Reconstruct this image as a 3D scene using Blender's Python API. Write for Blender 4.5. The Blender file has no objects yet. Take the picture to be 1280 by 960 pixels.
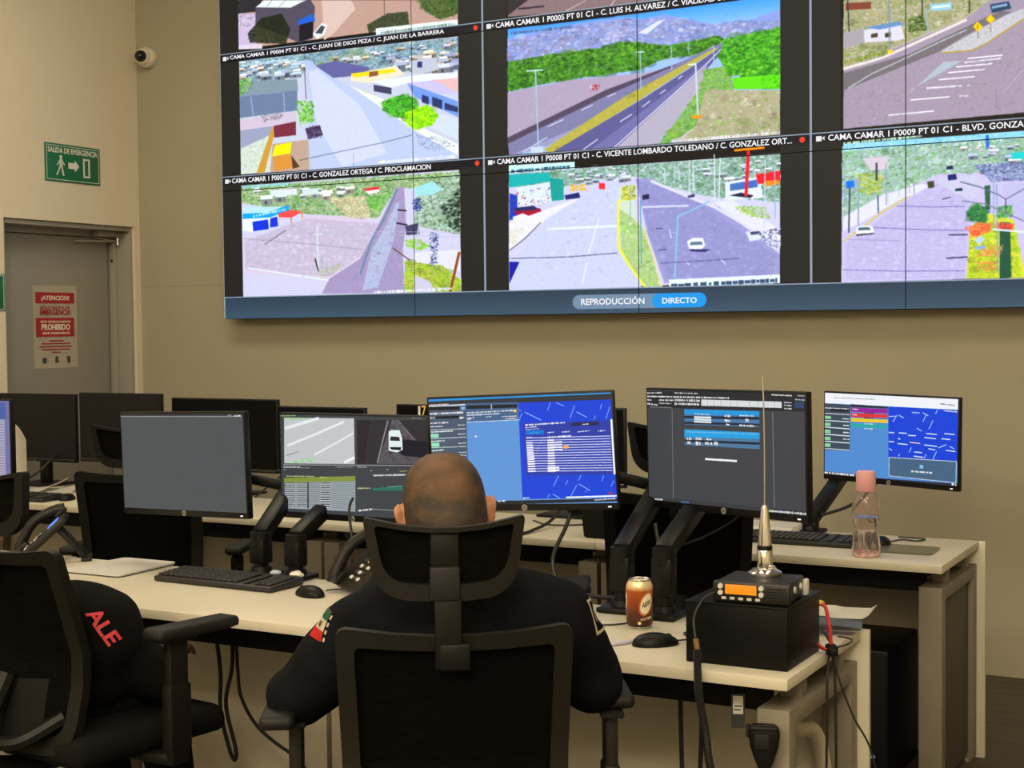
import bpy, bmesh, math, random
import numpy as np
from mathutils import Vector, Matrix
from mathutils.bvhtree import BVHTree

random.seed(7)
SC = bpy.context.scene
COL = SC.collection

# ------------------------------------------------------------------ camera
cam = bpy.data.cameras.new('camera')
cam.sensor_width = 36.0
cam.lens = 1829.66 / 1280 * 36.0
cam.clip_start = 0.05
cam_ob = bpy.data.objects.new('camera', cam)
COL.objects.link(cam_ob)
YAW, PITCH, ROLL, EYE = 0.5015, -0.0399, -0.0107, 1.4854
_f = Vector((-math.sin(YAW) * math.cos(PITCH), math.cos(YAW) * math.cos(PITCH), math.sin(PITCH)))
_r = Vector((math.cos(YAW), math.sin(YAW), 0))
_u = _r.cross(_f)
_r2 = _r * math.cos(ROLL) + _u * math.sin(ROLL)
_u2 = -_r * math.sin(ROLL) + _u * math.cos(ROLL)
cam_ob.matrix_world = Matrix(((_r2.x, _u2.x, -_f.x, 0), (_r2.y, _u2.y, -_f.y, 0), (_r2.z, _u2.z, -_f.z, EYE), (0, 0, 0, 1)))
SC.camera = cam_ob

# ------------------------------------------------------------------ light and exposure
SC.view_settings.view_transform = 'Standard'
SC.view_settings.look = 'None'
SC.view_settings.exposure = 0.0
SC.view_settings.gamma = 1.0
SC.view_settings.use_curve_mapping = False
world = bpy.data.worlds.new('world')
SC.world = world
world.use_nodes = True
world.node_tree.nodes['Background'].inputs['Color'].default_value = (0.05, 0.045, 0.04, 1)
world.node_tree.nodes['Background'].inputs['Strength'].default_value = 0.2


def area(name, loc, sx, sy, power, col, target=None):
    li = bpy.data.lights.new(name, 'AREA')
    li.shape = 'RECTANGLE'
    li.size = sx
    li.size_y = sy
    li.energy = power
    li.color = col
    o = bpy.data.objects.new(name, li)
    o.location = loc
    if target:
        d = Vector(target) - Vector(loc)
        o.rotation_euler = d.to_track_quat('-Z', 'Y').to_euler()
    COL.objects.link(o)
    return o


WARM = (1.0, 0.865, 0.65)
for lx, ly, pw in ((-4.0, 4.1, 54), (-1.3, 4.1, 22), (1.4, 4.1, 8), (-3.9, 0.2, 56), (-1.0, -0.6, 46), (0.9, 1.0, 52), (-2.8, -1.9, 130), (0.6, -1.9, 190)):
    area('ceiling_lamp', (lx, ly, 3.93), 1.6, 0.9, pw, WARM)

# ------------------------------------------------------------------ materials
def lin(h):
    if isinstance(h, str):
        c = [int(h[i:i + 2], 16) / 255 for i in (0, 2, 4)]
        return tuple(x / 12.92 if x <= 0.04045 else ((x + 0.055) / 1.055) ** 2.4 for x in c)
    return tuple(h)


def mat(name, col, rough=0.5, metal=0.0, var=0.06, nscale=40.0, bump=0.0, bscale=200.0, emit=None, estr=1.0, spec=0.5, trans=0.0, ior=1.45, stretch=None):
    m = bpy.data.materials.new(name)
    m.use_nodes = True
    nt = m.node_tree
    b = nt.nodes['Principled BSDF']
    c = lin(col)
    b.inputs['Roughness'].default_value = rough
    b.inputs['Metallic'].default_value = metal
    b.inputs['Specular IOR Level'].default_value = spec
    b.inputs['Base Color'].default_value = (*c, 1)
    tc = nt.nodes.new('ShaderNodeTexCoord')
    src = tc.outputs['Object']
    if stretch:
        mp = nt.nodes.new('ShaderNodeMapping')
        mp.inputs['Scale'].default_value = stretch
        nt.links.new(src, mp.inputs['Vector'])
        src = mp.outputs['Vector']
    if var > 0:
        n = nt.nodes.new('ShaderNodeTexNoise')
        n.inputs['Scale'].default_value = nscale
        n.inputs['Detail'].default_value = 4
        nt.links.new(src, n.inputs['Vector'])
        r = nt.nodes.new('ShaderNodeValToRGB')
        r.color_ramp.elements[0].position = 0.3
        r.color_ramp.elements[1].position = 0.7
        r.color_ramp.elements[0].color = (*[x * (1 - var) for x in c], 1)
        r.color_ramp.elements[1].color = (*[min(1, x * (1 + var)) for x in c], 1)
        nt.links.new(n.outputs['Fac'], r.inputs['Fac'])
        nt.links.new(r.outputs['Color'], b.inputs['Base Color'])
    if bump > 0:
        n2 = nt.nodes.new('ShaderNodeTexNoise')
        n2.inputs['Scale'].default_value = bscale
        n2.inputs['Detail'].default_value = 3
        nt.links.new(src, n2.inputs['Vector'])
        bp = nt.nodes.new('ShaderNodeBump')
        bp.inputs['Strength'].default_value = bump
        bp.inputs['Distance'].default_value = 0.01
        nt.links.new(n2.outputs['Fac'], bp.inputs['Height'])
        nt.links.new(bp.outputs['Normal'], b.inputs['Normal'])
    if emit is not None:
        b.inputs['Emission Color'].default_value = (*lin(emit), 1)
        b.inputs['Emission Strength'].default_value = estr
    if trans > 0:
        b.inputs['Transmission Weight'].default_value = trans
        b.inputs['IOR'].default_value = ior
    return m


def screen_mat(name, img, strength=1.0):
    m = bpy.data.materials.new(name)
    m.use_nodes = True
    nt = m.node_tree
    b = nt.nodes['Principled BSDF']
    b.inputs['Base Color'].default_value = (0.006, 0.006, 0.007, 1)
    b.inputs['Roughness'].default_value = 0.45
    b.inputs['Specular IOR Level'].default_value = 0.2
    t = nt.nodes.new('ShaderNodeTexImage')
    t.image = img
    t.extension = 'EXTEND'
    nt.links.new(t.outputs['Color'], b.inputs['Emission Color'])
    b.inputs['Emission Strength'].default_value = strength
    return m


M = {}
M['wall_taupe'] = mat('wall_taupe', (0.37, 0.338, 0.245), 0.8, var=0.03, nscale=1.5, bump=0.05, bscale=300)
M['wall_cream'] = mat('wall_cream', (0.70, 0.63, 0.49), 0.8, var=0.02, nscale=1.5, bump=0.05, bscale=300)
M['ceiling'] = mat('ceiling_white', (0.7, 0.68, 0.62), 0.9, var=0.02)
M['floor'] = mat('floor_vinyl', (0.062, 0.049, 0.030), 0.6, var=0.30, nscale=3.0, bump=0.05, stretch=(1, 9, 1))
M['door'] = mat('door_paint', (0.27, 0.255, 0.215), 0.55, var=0.03, nscale=3)
M['door_frame'] = mat('door_frame_paint', (0.30, 0.285, 0.24), 0.5, var=0.03)
M['steel'] = mat('brushed_steel', (0.62, 0.60, 0.56), 0.28, 1.0, var=0.05)
M['chrome'] = mat('antenna_chrome', (0.75, 0.73, 0.68), 0.16, 1.0, var=0.03)
M['black'] = mat('black_plastic', (0.0048, 0.0046, 0.0042), 0.45, var=0.1, spec=0.22)
M['black_matte'] = mat('black_matte_plastic', (0.005, 0.005, 0.0047), 0.7, var=0.1, spec=0.2)
M['bezel'] = mat('bezel_black', (0.005, 0.005, 0.0055), 0.4, var=0.05, spec=0.3)
M['dark_screen'] = mat('unlit_screen', (0.008, 0.008, 0.010), 0.4, var=0.03, spec=0.2)
M['black_screen'] = mat('black_unlit_screen', (0.0035, 0.0035, 0.004), 0.5, var=0.03, spec=0.06)
M['gloss_black'] = mat('glossy_black_chin', (0.006, 0.006, 0.006), 0.12, var=0.02, spec=0.6)
M['chair_frame'] = mat('chair_frame_plastic', (0.010, 0.0088, 0.0058), 0.48, var=0.08, spec=0.3)
M['chair_dark'] = mat('dark_chair_plastic', (0.0065, 0.0058, 0.0042), 0.5, var=0.08, spec=0.25)
M['chair_mesh'] = mat('chair_mesh_weave', (0.0055, 0.0050, 0.0038), 0.9, var=0.35, nscale=60, bump=0.5, bscale=90, stretch=(0.3, 1, 6), spec=0.12)
M['chair_fabric'] = mat('chair_seat_fabric', (0.006, 0.0056, 0.005), 0.95, var=0.2, nscale=200, bump=0.3, bscale=500, spec=0.15)
M['rubber'] = mat('rubber_pad', (0.010, 0.0096, 0.0082), 0.6, var=0.08, spec=0.3)
M['cloth_navy'] = mat('navy_black_cloth', (0.0042, 0.0049, 0.0064), 0.95, var=0.25, nscale=14, bump=0.5, bscale=26, spec=0.12)
M['cloth_black'] = mat('black_cloth', (0.0040, 0.0039, 0.0036), 0.95, var=0.25, nscale=14, bump=0.5, bscale=26, spec=0.12)
M['trousers'] = mat('dark_trousers', (0.006, 0.0062, 0.0075), 0.95, spec=0.12, var=0.2, nscale=20, bump=0.4, bscale=40)
M['skin'] = mat('skin_tan', (0.44, 0.20, 0.105), 0.5, var=0.10, nscale=30, bump=0.05)
M['skin_dark'] = mat('skin_brown', (0.22, 0.105, 0.06), 0.55, var=0.10, nscale=30, bump=0.05)
M['eye'] = mat('eye_white', (0.7, 0.68, 0.64), 0.2, var=0.02)
M['desk'] = mat('desk_laminate', (0.60, 0.555, 0.43), 0.42, var=0.03, nscale=6)
M['leg'] = mat('desk_leg_paint', (0.19, 0.165, 0.12), 0.5, var=0.04)
M['side_grey'] = mat('dark_grey_side_panel', (0.07, 0.062, 0.045), 0.6, var=0.05)
M['paper'] = mat('white_paper', (0.78, 0.75, 0.68), 0.8, var=0.03)
M['pad_grey'] = mat('pale_grey_pad', (0.56, 0.54, 0.50), 0.5, var=0.03)
M['key'] = mat('key_plastic', (0.022, 0.021, 0.021), 0.5, var=0.06)
M['kb'] = mat('keyboard_case', (0.014, 0.014, 0.014), 0.5, var=0.06)
M['green'] = mat('sign_green', '0f6b46', 0.4, var=0.03)
M['sign_white'] = mat('sign_white', (0.72, 0.70, 0.62), 0.5, var=0.02)
M['red'] = mat('poster_red', (0.36, 0.016, 0.02), 0.6, var=0.03)
M['poster'] = mat('poster_paper', (0.80, 0.74, 0.60), 0.7, var=0.03)
M['ink'] = mat('dark_ink', (0.05, 0.055, 0.05), 0.6, var=0.02)
M['bright_red'] = mat('letter_red', (0.62, 0.03, 0.045), 0.6, var=0.05)
M['flag_red'] = mat('flag_red', (0.72, 0.03, 0.03), 0.6, var=0.05)
M['flag_green'] = mat('flag_green', (0.02, 0.16, 0.07), 0.6, var=0.05)
M['flag_white'] = mat('flag_white', (0.8, 0.72, 0.56), 0.6, var=0.05)
M['brown'] = mat('emblem_brown', (0.18, 0.10, 0.03), 0.6, var=0.2)
M['gold'] = mat('numeral_gold', (0.75, 0.52, 0.10), 0.5, var=0.05)
M['dome'] = mat('camera_shell', (0.72, 0.66, 0.54), 0.4, var=0.02)
M['lens'] = mat('camera_lens', (0.008, 0.008, 0.009), 0.12, var=0.02)
M['pink'] = mat('pink_cap', (0.82, 0.40, 0.41), 0.45, var=0.03)
M['pink_pale'] = mat('pale_pink_plastic', (0.84, 0.58, 0.56), 0.3, var=0.03)
M['bottle'] = mat('bottle_clear_pink', (0.985, 0.90, 0.90), 0.05, var=0.0, trans=0.97, ior=1.33, spec=0.4)
M['water'] = mat('water', (0.97, 0.95, 0.93), 0.02, var=0.0, trans=1.0, ior=1.2)
M['orange_lcd'] = mat('orange_display', (0.05, 0.02, 0.005), 0.4, var=0.0, emit='ff9414', estr=0.95)
M['blue_lcd'] = mat('phone_display', (0.02, 0.03, 0.06), 0.4, var=0.0, emit='5a8cf0', estr=0.9)
M['led'] = mat('white_led', (0.1, 0.1, 0.1), 0.4, var=0.0, emit='ffffff', estr=1.0)
M['led_blue'] = mat('blue_led', (0.1, 0.1, 0.1), 0.4, var=0.0, emit='7a9ad0', estr=0.8)
M['ui_white'] = mat('caption_glow', (0.1, 0.1, 0.1), 0.5, var=0.0, emit='f0f2fa', estr=1.0)
M['wire_red'] = mat('red_wire', (0.50, 0.03, 0.03), 0.45, var=0.03)
M['wire_yellow'] = mat('yellow_connector', (0.65, 0.45, 0.05), 0.45, var=0.03)
M['conduit'] = mat('beige_conduit', (0.52, 0.46, 0.34), 0.5, var=0.04, nscale=120)
M['cable'] = mat('black_cable', (0.012, 0.011, 0.010), 0.5, var=0.05)
M['blue_grey'] = mat('blue_grey_envelope', (0.16, 0.19, 0.24), 0.7, var=0.05)
M['glass_mat'] = mat('dark_glass_pad', (0.13, 0.13, 0.085), 0.22, var=0.03)
M['foot'] = mat('leveller_metal', (0.7, 0.65, 0.5), 0.3, 1.0, var=0.02)
M['radio'] = mat('radio_case', (0.009, 0.0086, 0.0078), 0.45, var=0.08)
M['box_black'] = mat('black_box_paint', (0.0042, 0.0042, 0.004), 0.45, var=0.1, nscale=8, spec=0.14)
M['logo'] = mat('logo_silver', (0.40, 0.39, 0.37), 0.35, 0.6, var=0.02)
M['alu'] = mat('can_rim', (0.72, 0.70, 0.66), 0.25, 1.0, var=0.03)
M['cream_oval'] = mat('can_oval_cream', (0.80, 0.70, 0.50), 0.4, var=0.02)
M['orange_ring'] = mat('can_ring_orange', (0.55, 0.14, 0.03), 0.4, var=0.02)
M['scrap_blue'] = mat('pale_blue_wrapper', (0.45, 0.52, 0.62), 0.4, var=0.05)
M['pen'] = mat('pen_lilac', (0.55, 0.52, 0.66), 0.3, var=0.03)


def can_mat():
    m = mat('can_print', (0.3, 0.1, 0.04), 0.3, 0.35, var=0.0)
    nt = m.node_tree
    b = nt.nodes['Principled BSDF']
    tc = nt.nodes.new('ShaderNodeTexCoord')
    sx = nt.nodes.new('ShaderNodeSeparateXYZ')
    nt.links.new(tc.outputs['Object'], sx.inputs[0])
    n = nt.nodes.new('ShaderNodeTexNoise')
    n.inputs['Scale'].default_value = 30
    nt.links.new(tc.outputs['Object'], n.inputs['Vector'])
    a = nt.nodes.new('ShaderNodeMath')
    a.operation = 'MULTIPLY_ADD'
    a.inputs[1].default_value = 0.012
    nt.links.new(n.outputs['Fac'], a.inputs[0])
    nt.links.new(sx.outputs['Z'], a.inputs[2])
    mr = nt.nodes.new('ShaderNodeMapRange')
    mr.inputs['From Min'].default_value = 0.006
    mr.inputs['From Max'].default_value = 0.128
    nt.links.new(a.outputs[0], mr.inputs['Value'])
    r = nt.nodes.new('ShaderNodeValToRGB')
    e = r.color_ramp.elements
    e[0].position, e[0].color = 0.0, (0.04, 0.013, 0.008, 1)
    e[1].position, e[1].color = 1.0, (0.80, 0.62, 0.36, 1)
    for p, c in ((0.28, (0.09, 0.024, 0.011)), (0.55, (0.30, 0.062, 0.016)), (0.76, (0.46, 0.10, 0.02)), (0.80, (0.75, 0.42, 0.16)), (0.86, (0.82, 0.62, 0.36))):
        x = e.new(p)
        x.color = (*c, 1)
    nt.links.new(mr.outputs[0], r.inputs['Fac'])
    nt.links.new(r.outputs['Color'], b.inputs['Base Color'])
    return m


M['can'] = can_mat()


def hair_mat():
    # cropped dark hair that thins towards the crown, where the scalp shows through
    m = mat('cropped_hair', (0.03, 0.02, 0.012), 0.6, var=0.0, bump=0.35, bscale=420)
    nt = m.node_tree
    b = nt.nodes['Principled BSDF']
    tc = nt.nodes.new('ShaderNodeTexCoord')
    n = nt.nodes.new('ShaderNodeTexNoise')
    n.inputs['Scale'].default_value = 24
    n.inputs['Detail'].default_value = 7
    mp = nt.nodes.new('ShaderNodeMapping')
    mp.inputs['Scale'].default_value = (0.6, 1, 1.6)
    nt.links.new(tc.outputs['Object'], mp.inputs['Vector'])
    nt.links.new(mp.outputs[0], n.inputs['Vector'])
    d = nt.nodes.new('ShaderNodeVectorMath')
    d.operation = 'DISTANCE'
    d.inputs[1].default_value = (-0.012, -0.070, 0.062)
    nt.links.new(tc.outputs['Object'], d.inputs[0])
    mr = nt.nodes.new('ShaderNodeMapRange')
    mr.inputs['From Min'].default_value = 0.02
    mr.inputs['From Max'].default_value = 0.105
    mr.inputs['To Min'].default_value = 0.62
    mr.inputs['To Max'].default_value = 0.10
    nt.links.new(d.outputs['Value'], mr.inputs['Value'])
    mu = nt.nodes.new('ShaderNodeMath')
    mu.operation = 'MULTIPLY_ADD'
    mu.inputs[1].default_value = 1.3
    mu.inputs[2].default_value = -0.68
    nt.links.new(n.outputs['Fac'], mu.inputs[0])
    ad = nt.nodes.new('ShaderNodeMath')
    ad.operation = 'ADD'
    ad.use_clamp = True
    nt.links.new(mu.outputs[0], ad.inputs[0])
    nt.links.new(mr.outputs[0], ad.inputs[1])
    r = nt.nodes.new('ShaderNodeValToRGB')
    r.color_ramp.elements[0].color = (0.026, 0.017, 0.008, 1)
    r.color_ramp.elements[1].color = (0.20, 0.092, 0.033, 1)
    r.color_ramp.elements[0].position = 0.08
    r.color_ramp.elements[1].position = 0.95
    nt.links.new(ad.outputs[0], r.inputs['Fac'])
    nt.links.new(r.outputs['Color'], b.inputs['Base Color'])
    return m


M['hair'] = hair_mat()

# ------------------------------------------------------------------ mesh helpers
def fin(name, bm, material, parent=None, smooth=True, angle=35, mats=None):
    me = bpy.data.meshes.new(name)
    bmesh.ops.recalc_face_normals(bm, faces=bm.faces)
    bm.to_mesh(me)
    bm.free()
    for x in (mats or [material]):
        me.materials.append(x)
    if smooth:
        me.polygons.foreach_set('use_smooth', [True] * len(me.polygons))
        me.set_sharp_from_angle(angle=math.radians(angle))
    o = bpy.data.objects.new(name, me)
    COL.objects.link(o)
    if parent is not None:
        o.parent = parent
    return o


def tag(o, label=None, cat=None, group=None, kind=None):
    if label:
        o['label'] = label
    if cat:
        o['category'] = cat
    if group:
        o['group'] = group
    if kind:
        o['kind'] = kind
    return o


def thing(name, label, cat, loc=(0, 0, 0), rz=0.0, group=None):
    o = bpy.data.objects.new(name, None)
    o.empty_display_size = 0.1
    o.location = loc
    o.rotation_euler = (0, 0, rz)
    COL.objects.link(o)
    return tag(o, label, cat, group)


def bx(bm, c, s, bev=0.0, rot=None, seg=2, taper=None):
    mt = Matrix.Translation(Vector(c))
    if rot is not None:
        mt = mt @ rot.to_4x4()
    r = bmesh.ops.create_cube(bm, size=1.0)
    vs = r['verts']
    for v in vs:
        v.co = Vector((v.co.x * s[0], v.co.y * s[1], v.co.z * s[2]))
        if taper and v.co.z > 0:
            v.co.x *= taper[0]
            v.co.y *= taper[1]
    if bev > 0:
        es = list({e for v in vs for e in v.link_edges})
        rb = bmesh.ops.bevel(bm, geom=es, offset=bev, segments=seg, affect='EDGES', profile=0.5)
        seen, stack = set(), [rb['verts'][0]] if rb['verts'] else list(vs)
        while stack:
            v = stack.pop()
            if v in seen:
                continue
            seen.add(v)
            stack.extend(e.other_vert(v) for e in v.link_edges)
        vs = list(seen)
    for v in vs:
        v.co = mt @ v.co
    return vs


def ring_loft(bm, rings, cap=True):
    R = [[bm.verts.new(p) for p in ring] for ring in rings]
    n = len(R[0])
    for a, b in zip(R, R[1:]):
        for i in range(n):
            bm.faces.new((a[i], a[(i + 1) % n], b[(i + 1) % n], b[i]))
    if cap:
        bm.faces.new(R[0][::-1])
        bm.faces.new(R[-1])
    return R


def frame_of(d):
    d = d.normalized()
    a = Vector((0, 0, 1)) if abs(d.z) < 0.95 else Vector((1, 0, 0))
    x = d.cross(a).normalized()
    return x, d.cross(x).normalized()


def cyl(bm, p0, p1, r0, r1=None, n=20):
    p0, p1 = Vector(p0), Vector(p1)
    r1 = r0 if r1 is None else r1
    x, y = frame_of(p1 - p0)
    rings = [[p + x * (r * math.cos(t)) + y * (r * math.sin(t)) for t in [2 * math.pi * i / n for i in range(n)]] for p, r in ((p0, r0), (p1, r1))]
    ring_loft(bm, rings)


def lathe(bm, prof, c=(0, 0, 0), n=32, cap=True):
    c = Vector(c)
    rings = [[c + Vector((r * math.cos(2 * math.pi * i / n), r * math.sin(2 * math.pi * i / n), z)) for i in range(n)] for r, z in prof]
    ring_loft(bm, rings, cap)


def smooth_pts(pts, k=8):
    P = [Vector(p) for p in pts]
    if len(P) < 3:
        return P
    Q = [P[0] * 2 - P[1]] + P + [P[-1] * 2 - P[-2]]
    out = []
    for i in range(1, len(Q) - 2):
        a, b, c, d = Q[i - 1], Q[i], Q[i + 1], Q[i + 2]
        for j in range(k):
            t = j / k
            out.append(0.5 * ((2 * b) + (c - a) * t + (2 * a - 5 * b + 4 * c - d) * t * t + (3 * b - a - 3 * c + d) * t ** 3))
    out.append(P[-1])
    return out


def tube(bm, pts, r, n=8, k=8):
    P = smooth_pts(pts, k)
    rings = []
    x = None
    for i, p in enumerate(P):
        d = (P[min(i + 1, len(P) - 1)] - P[max(i - 1, 0)]).normalized()
        if x is None:
            x, y = frame_of(d)
        else:
            x = (x - d * x.dot(d)).normalized()
            y = d.cross(x)
        rr = r(i / (len(P) - 1)) if callable(r) else r
        rings.append([p + x * (rr * math.cos(2 * math.pi * j / n)) + y * (rr * math.sin(2 * math.pi * j / n)) for j in range(n)])
    ring_loft(bm, rings)


def bar(bm, p0, p1, w, h, bev=0.004, w1=None, up=(0, 0, 1)):
    """box-section bar from p0 to p1, w across, h along 'up'"""
    p0, p1 = Vector(p0), Vector(p1)
    d = (p1 - p0).normalized()
    upv = Vector(up)
    x = d.cross(upv)
    x = x.normalized() if x.length > 1e-4 else Vector((1, 0, 0))
    z = x.cross(d)
    mt = Matrix(((x.x, d.x, z.x), (x.y, d.y, z.y), (x.z, d.z, z.z)))
    return bx(bm, (p0 + p1) / 2, (w, (p1 - p0).length, h), bev, mt)


def sheet(bm, fn, nu, nv):
    V = [[bm.verts.new(fn(i / nu, j / nv)) for j in range(nv + 1)] for i in range(nu + 1)]
    for i in range(nu):
        for j in range(nv):
            bm.faces.new((V[i][j], V[i + 1][j], V[i + 1][j + 1], V[i][j + 1]))
    return V


def flat(name, pts, material, parent, o, xd, ud, thick=0.0008):
    """small flat printed shape: pts (x,y) on a plane with axes xd, ud at origin o, lifted off by its own thickness"""
    xd, ud, o = Vector(xd), Vector(ud), Vector(o)
    nn = xd.cross(ud)
    bm = bmesh.new()
    fr = [bm.verts.new(o + xd * a + ud * b + nn * thick) for a, b in pts]
    bk = [bm.verts.new(o + xd * a + ud * b) for a, b in pts]
    bm.faces.new(fr)
    bm.faces.new(bk[::-1])
    n = len(pts)
    for i in range(n):
        bm.faces.new((bk[i], bk[(i + 1) % n], fr[(i + 1) % n], fr[i]))
    return fin(name, bm, material, parent, smooth=False)


def circ(cx, cy, r, n=20, ry=None):
    ry = ry or r
    return [(cx + r * math.cos(2 * math.pi * i / n), cy + ry * math.sin(2 * math.pi * i / n)) for i in range(n)]


def rect(x0, y0, x1, y1):
    return [(x0, y0), (x1, y0), (x1, y1), (x0, y1)]


_txt_cache = {}


def text_mesh(body, bold=0.0, res=2):
    key = (body, bold, res)
    if key in _txt_cache:
        return _txt_cache[key]
    cu = bpy.data.curves.new('lettering', 'FONT')
    cu.body = body
    cu.resolution_u = res
    cu.offset = bold
    cu.extrude = 0.02
    o = bpy.data.objects.new('lettering', cu)
    COL.objects.link(o)
    dg = bpy.context.evaluated_depsgraph_get()
    dg.update()
    me = bpy.data.meshes.new_from_object(o.evaluated_get(dg))
    bpy.data.objects.remove(o)
    v = np.empty(len(me.vertices) * 3, np.float32)
    me.vertices.foreach_get('co', v)
    v = v.reshape(-1, 3)
    f = [tuple(p.vertices) for p in me.polygons]
    bpy.data.meshes.remove(me)
    _txt_cache[key] = (v, f)
    return v, f


def txt(body, o, xd, ud, w, h, material, parent, name='lettering', bold=0.012, thick=0.0008, mapper=None, slant=0.0):
    """lettering filling a w x h box whose centre is o"""
    v, f = text_mesh(body, bold)
    lo, hi = v.min(0), v.max(0)
    q = (v - (lo + hi) / 2) / np.maximum(hi - lo, 1e-6)
    q[:, 0] += q[:, 1] * slant
    xd, ud, o = Vector(xd), Vector(ud), Vector(o)
    nn = xd.cross(ud)
    me = bpy.data.meshes.new(name)
    if mapper:
        co = [mapper(float(a) * w, float(b) * h, float(c + 0.5) * thick) for a, b, c in q]
    else:
        co = [o + xd * (float(a) * w) + ud * (float(b) * h) + nn * (float(c + 0.5) * thick) for a, b, c in q]
    me.from_pydata([tuple(c) for c in co], [], f)
    me.materials.append(material)
    ob = bpy.data.objects.new(name, me)
    COL.objects.link(ob)
    if parent is not None:
        ob.parent = parent
    return ob


def copy_tree(o, parent=None):
    c = o.copy()
    COL.objects.link(c)
    c.parent = parent
    for ch in list(o.children):
        copy_tree(ch, c)
    return c


# ------------------------------------------------------------------ painted screen pictures (made here, pixel by pixel)
def hexc(s):
    return np.array([int(s[i:i + 2], 16) / 255 for i in (0, 2, 4)], np.float32)


def inside(px, py, P):
    r = np.zeros(px.shape, bool)
    n = len(P)
    for i in range(n):
        x0, y0 = P[i]
        x1, y1 = P[(i + 1) % n]
        if y0 == y1:
            continue
        c = (y0 > py) != (y1 > py)
        r ^= c & (px < (x1 - x0) * (py - y0) / (y1 - y0) + x0)
    return r


def fill(A, P, col, col2=None, alpha=1.0):
    H, W = A.shape[:2]
    xs = [p[0] for p in P]
    ys = [p[1] for p in P]
    x0, x1 = max(0, int(min(xs))), min(W, int(max(xs)) + 2)
    y0, y1 = max(0, int(min(ys))), min(H, int(max(ys)) + 2)
    if x1 <= x0 or y1 <= y0:
        return
    gx, gy = np.meshgrid(np.arange(x0, x1, dtype=np.float32), np.arange(y0, y1, dtype=np.float32))
    cov = np.zeros(gx.shape, np.float32)
    for dx in (0.25, 0.75):
        for dy in (0.25, 0.75):
            cov += inside(gx + dx, gy + dy, P)
    cov = (cov / 4 * alpha)[..., None]
    c = col
    if col2 is not None:
        t = ((gy - min(ys)) / max(1, max(ys) - min(ys)))[..., None]
        c = col * (1 - t) + col2 * t
    A[y0:y1, x0:x1] = A[y0:y1, x0:x1] * (1 - cov) + c * cov


def seg(A, a, b, w, col):
    dx, dy = b[0] - a[0], b[1] - a[1]
    l = math.hypot(dx, dy) or 1
    w = max(w, 0.9) / 2
    ox, oy = -dy / l * w, dx / l * w
    fill(A, [(a[0] + ox, a[1] + oy), (b[0] + ox, b[1] + oy), (b[0] - ox, b[1] - oy), (a[0] - ox, a[1] - oy)], col)


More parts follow.
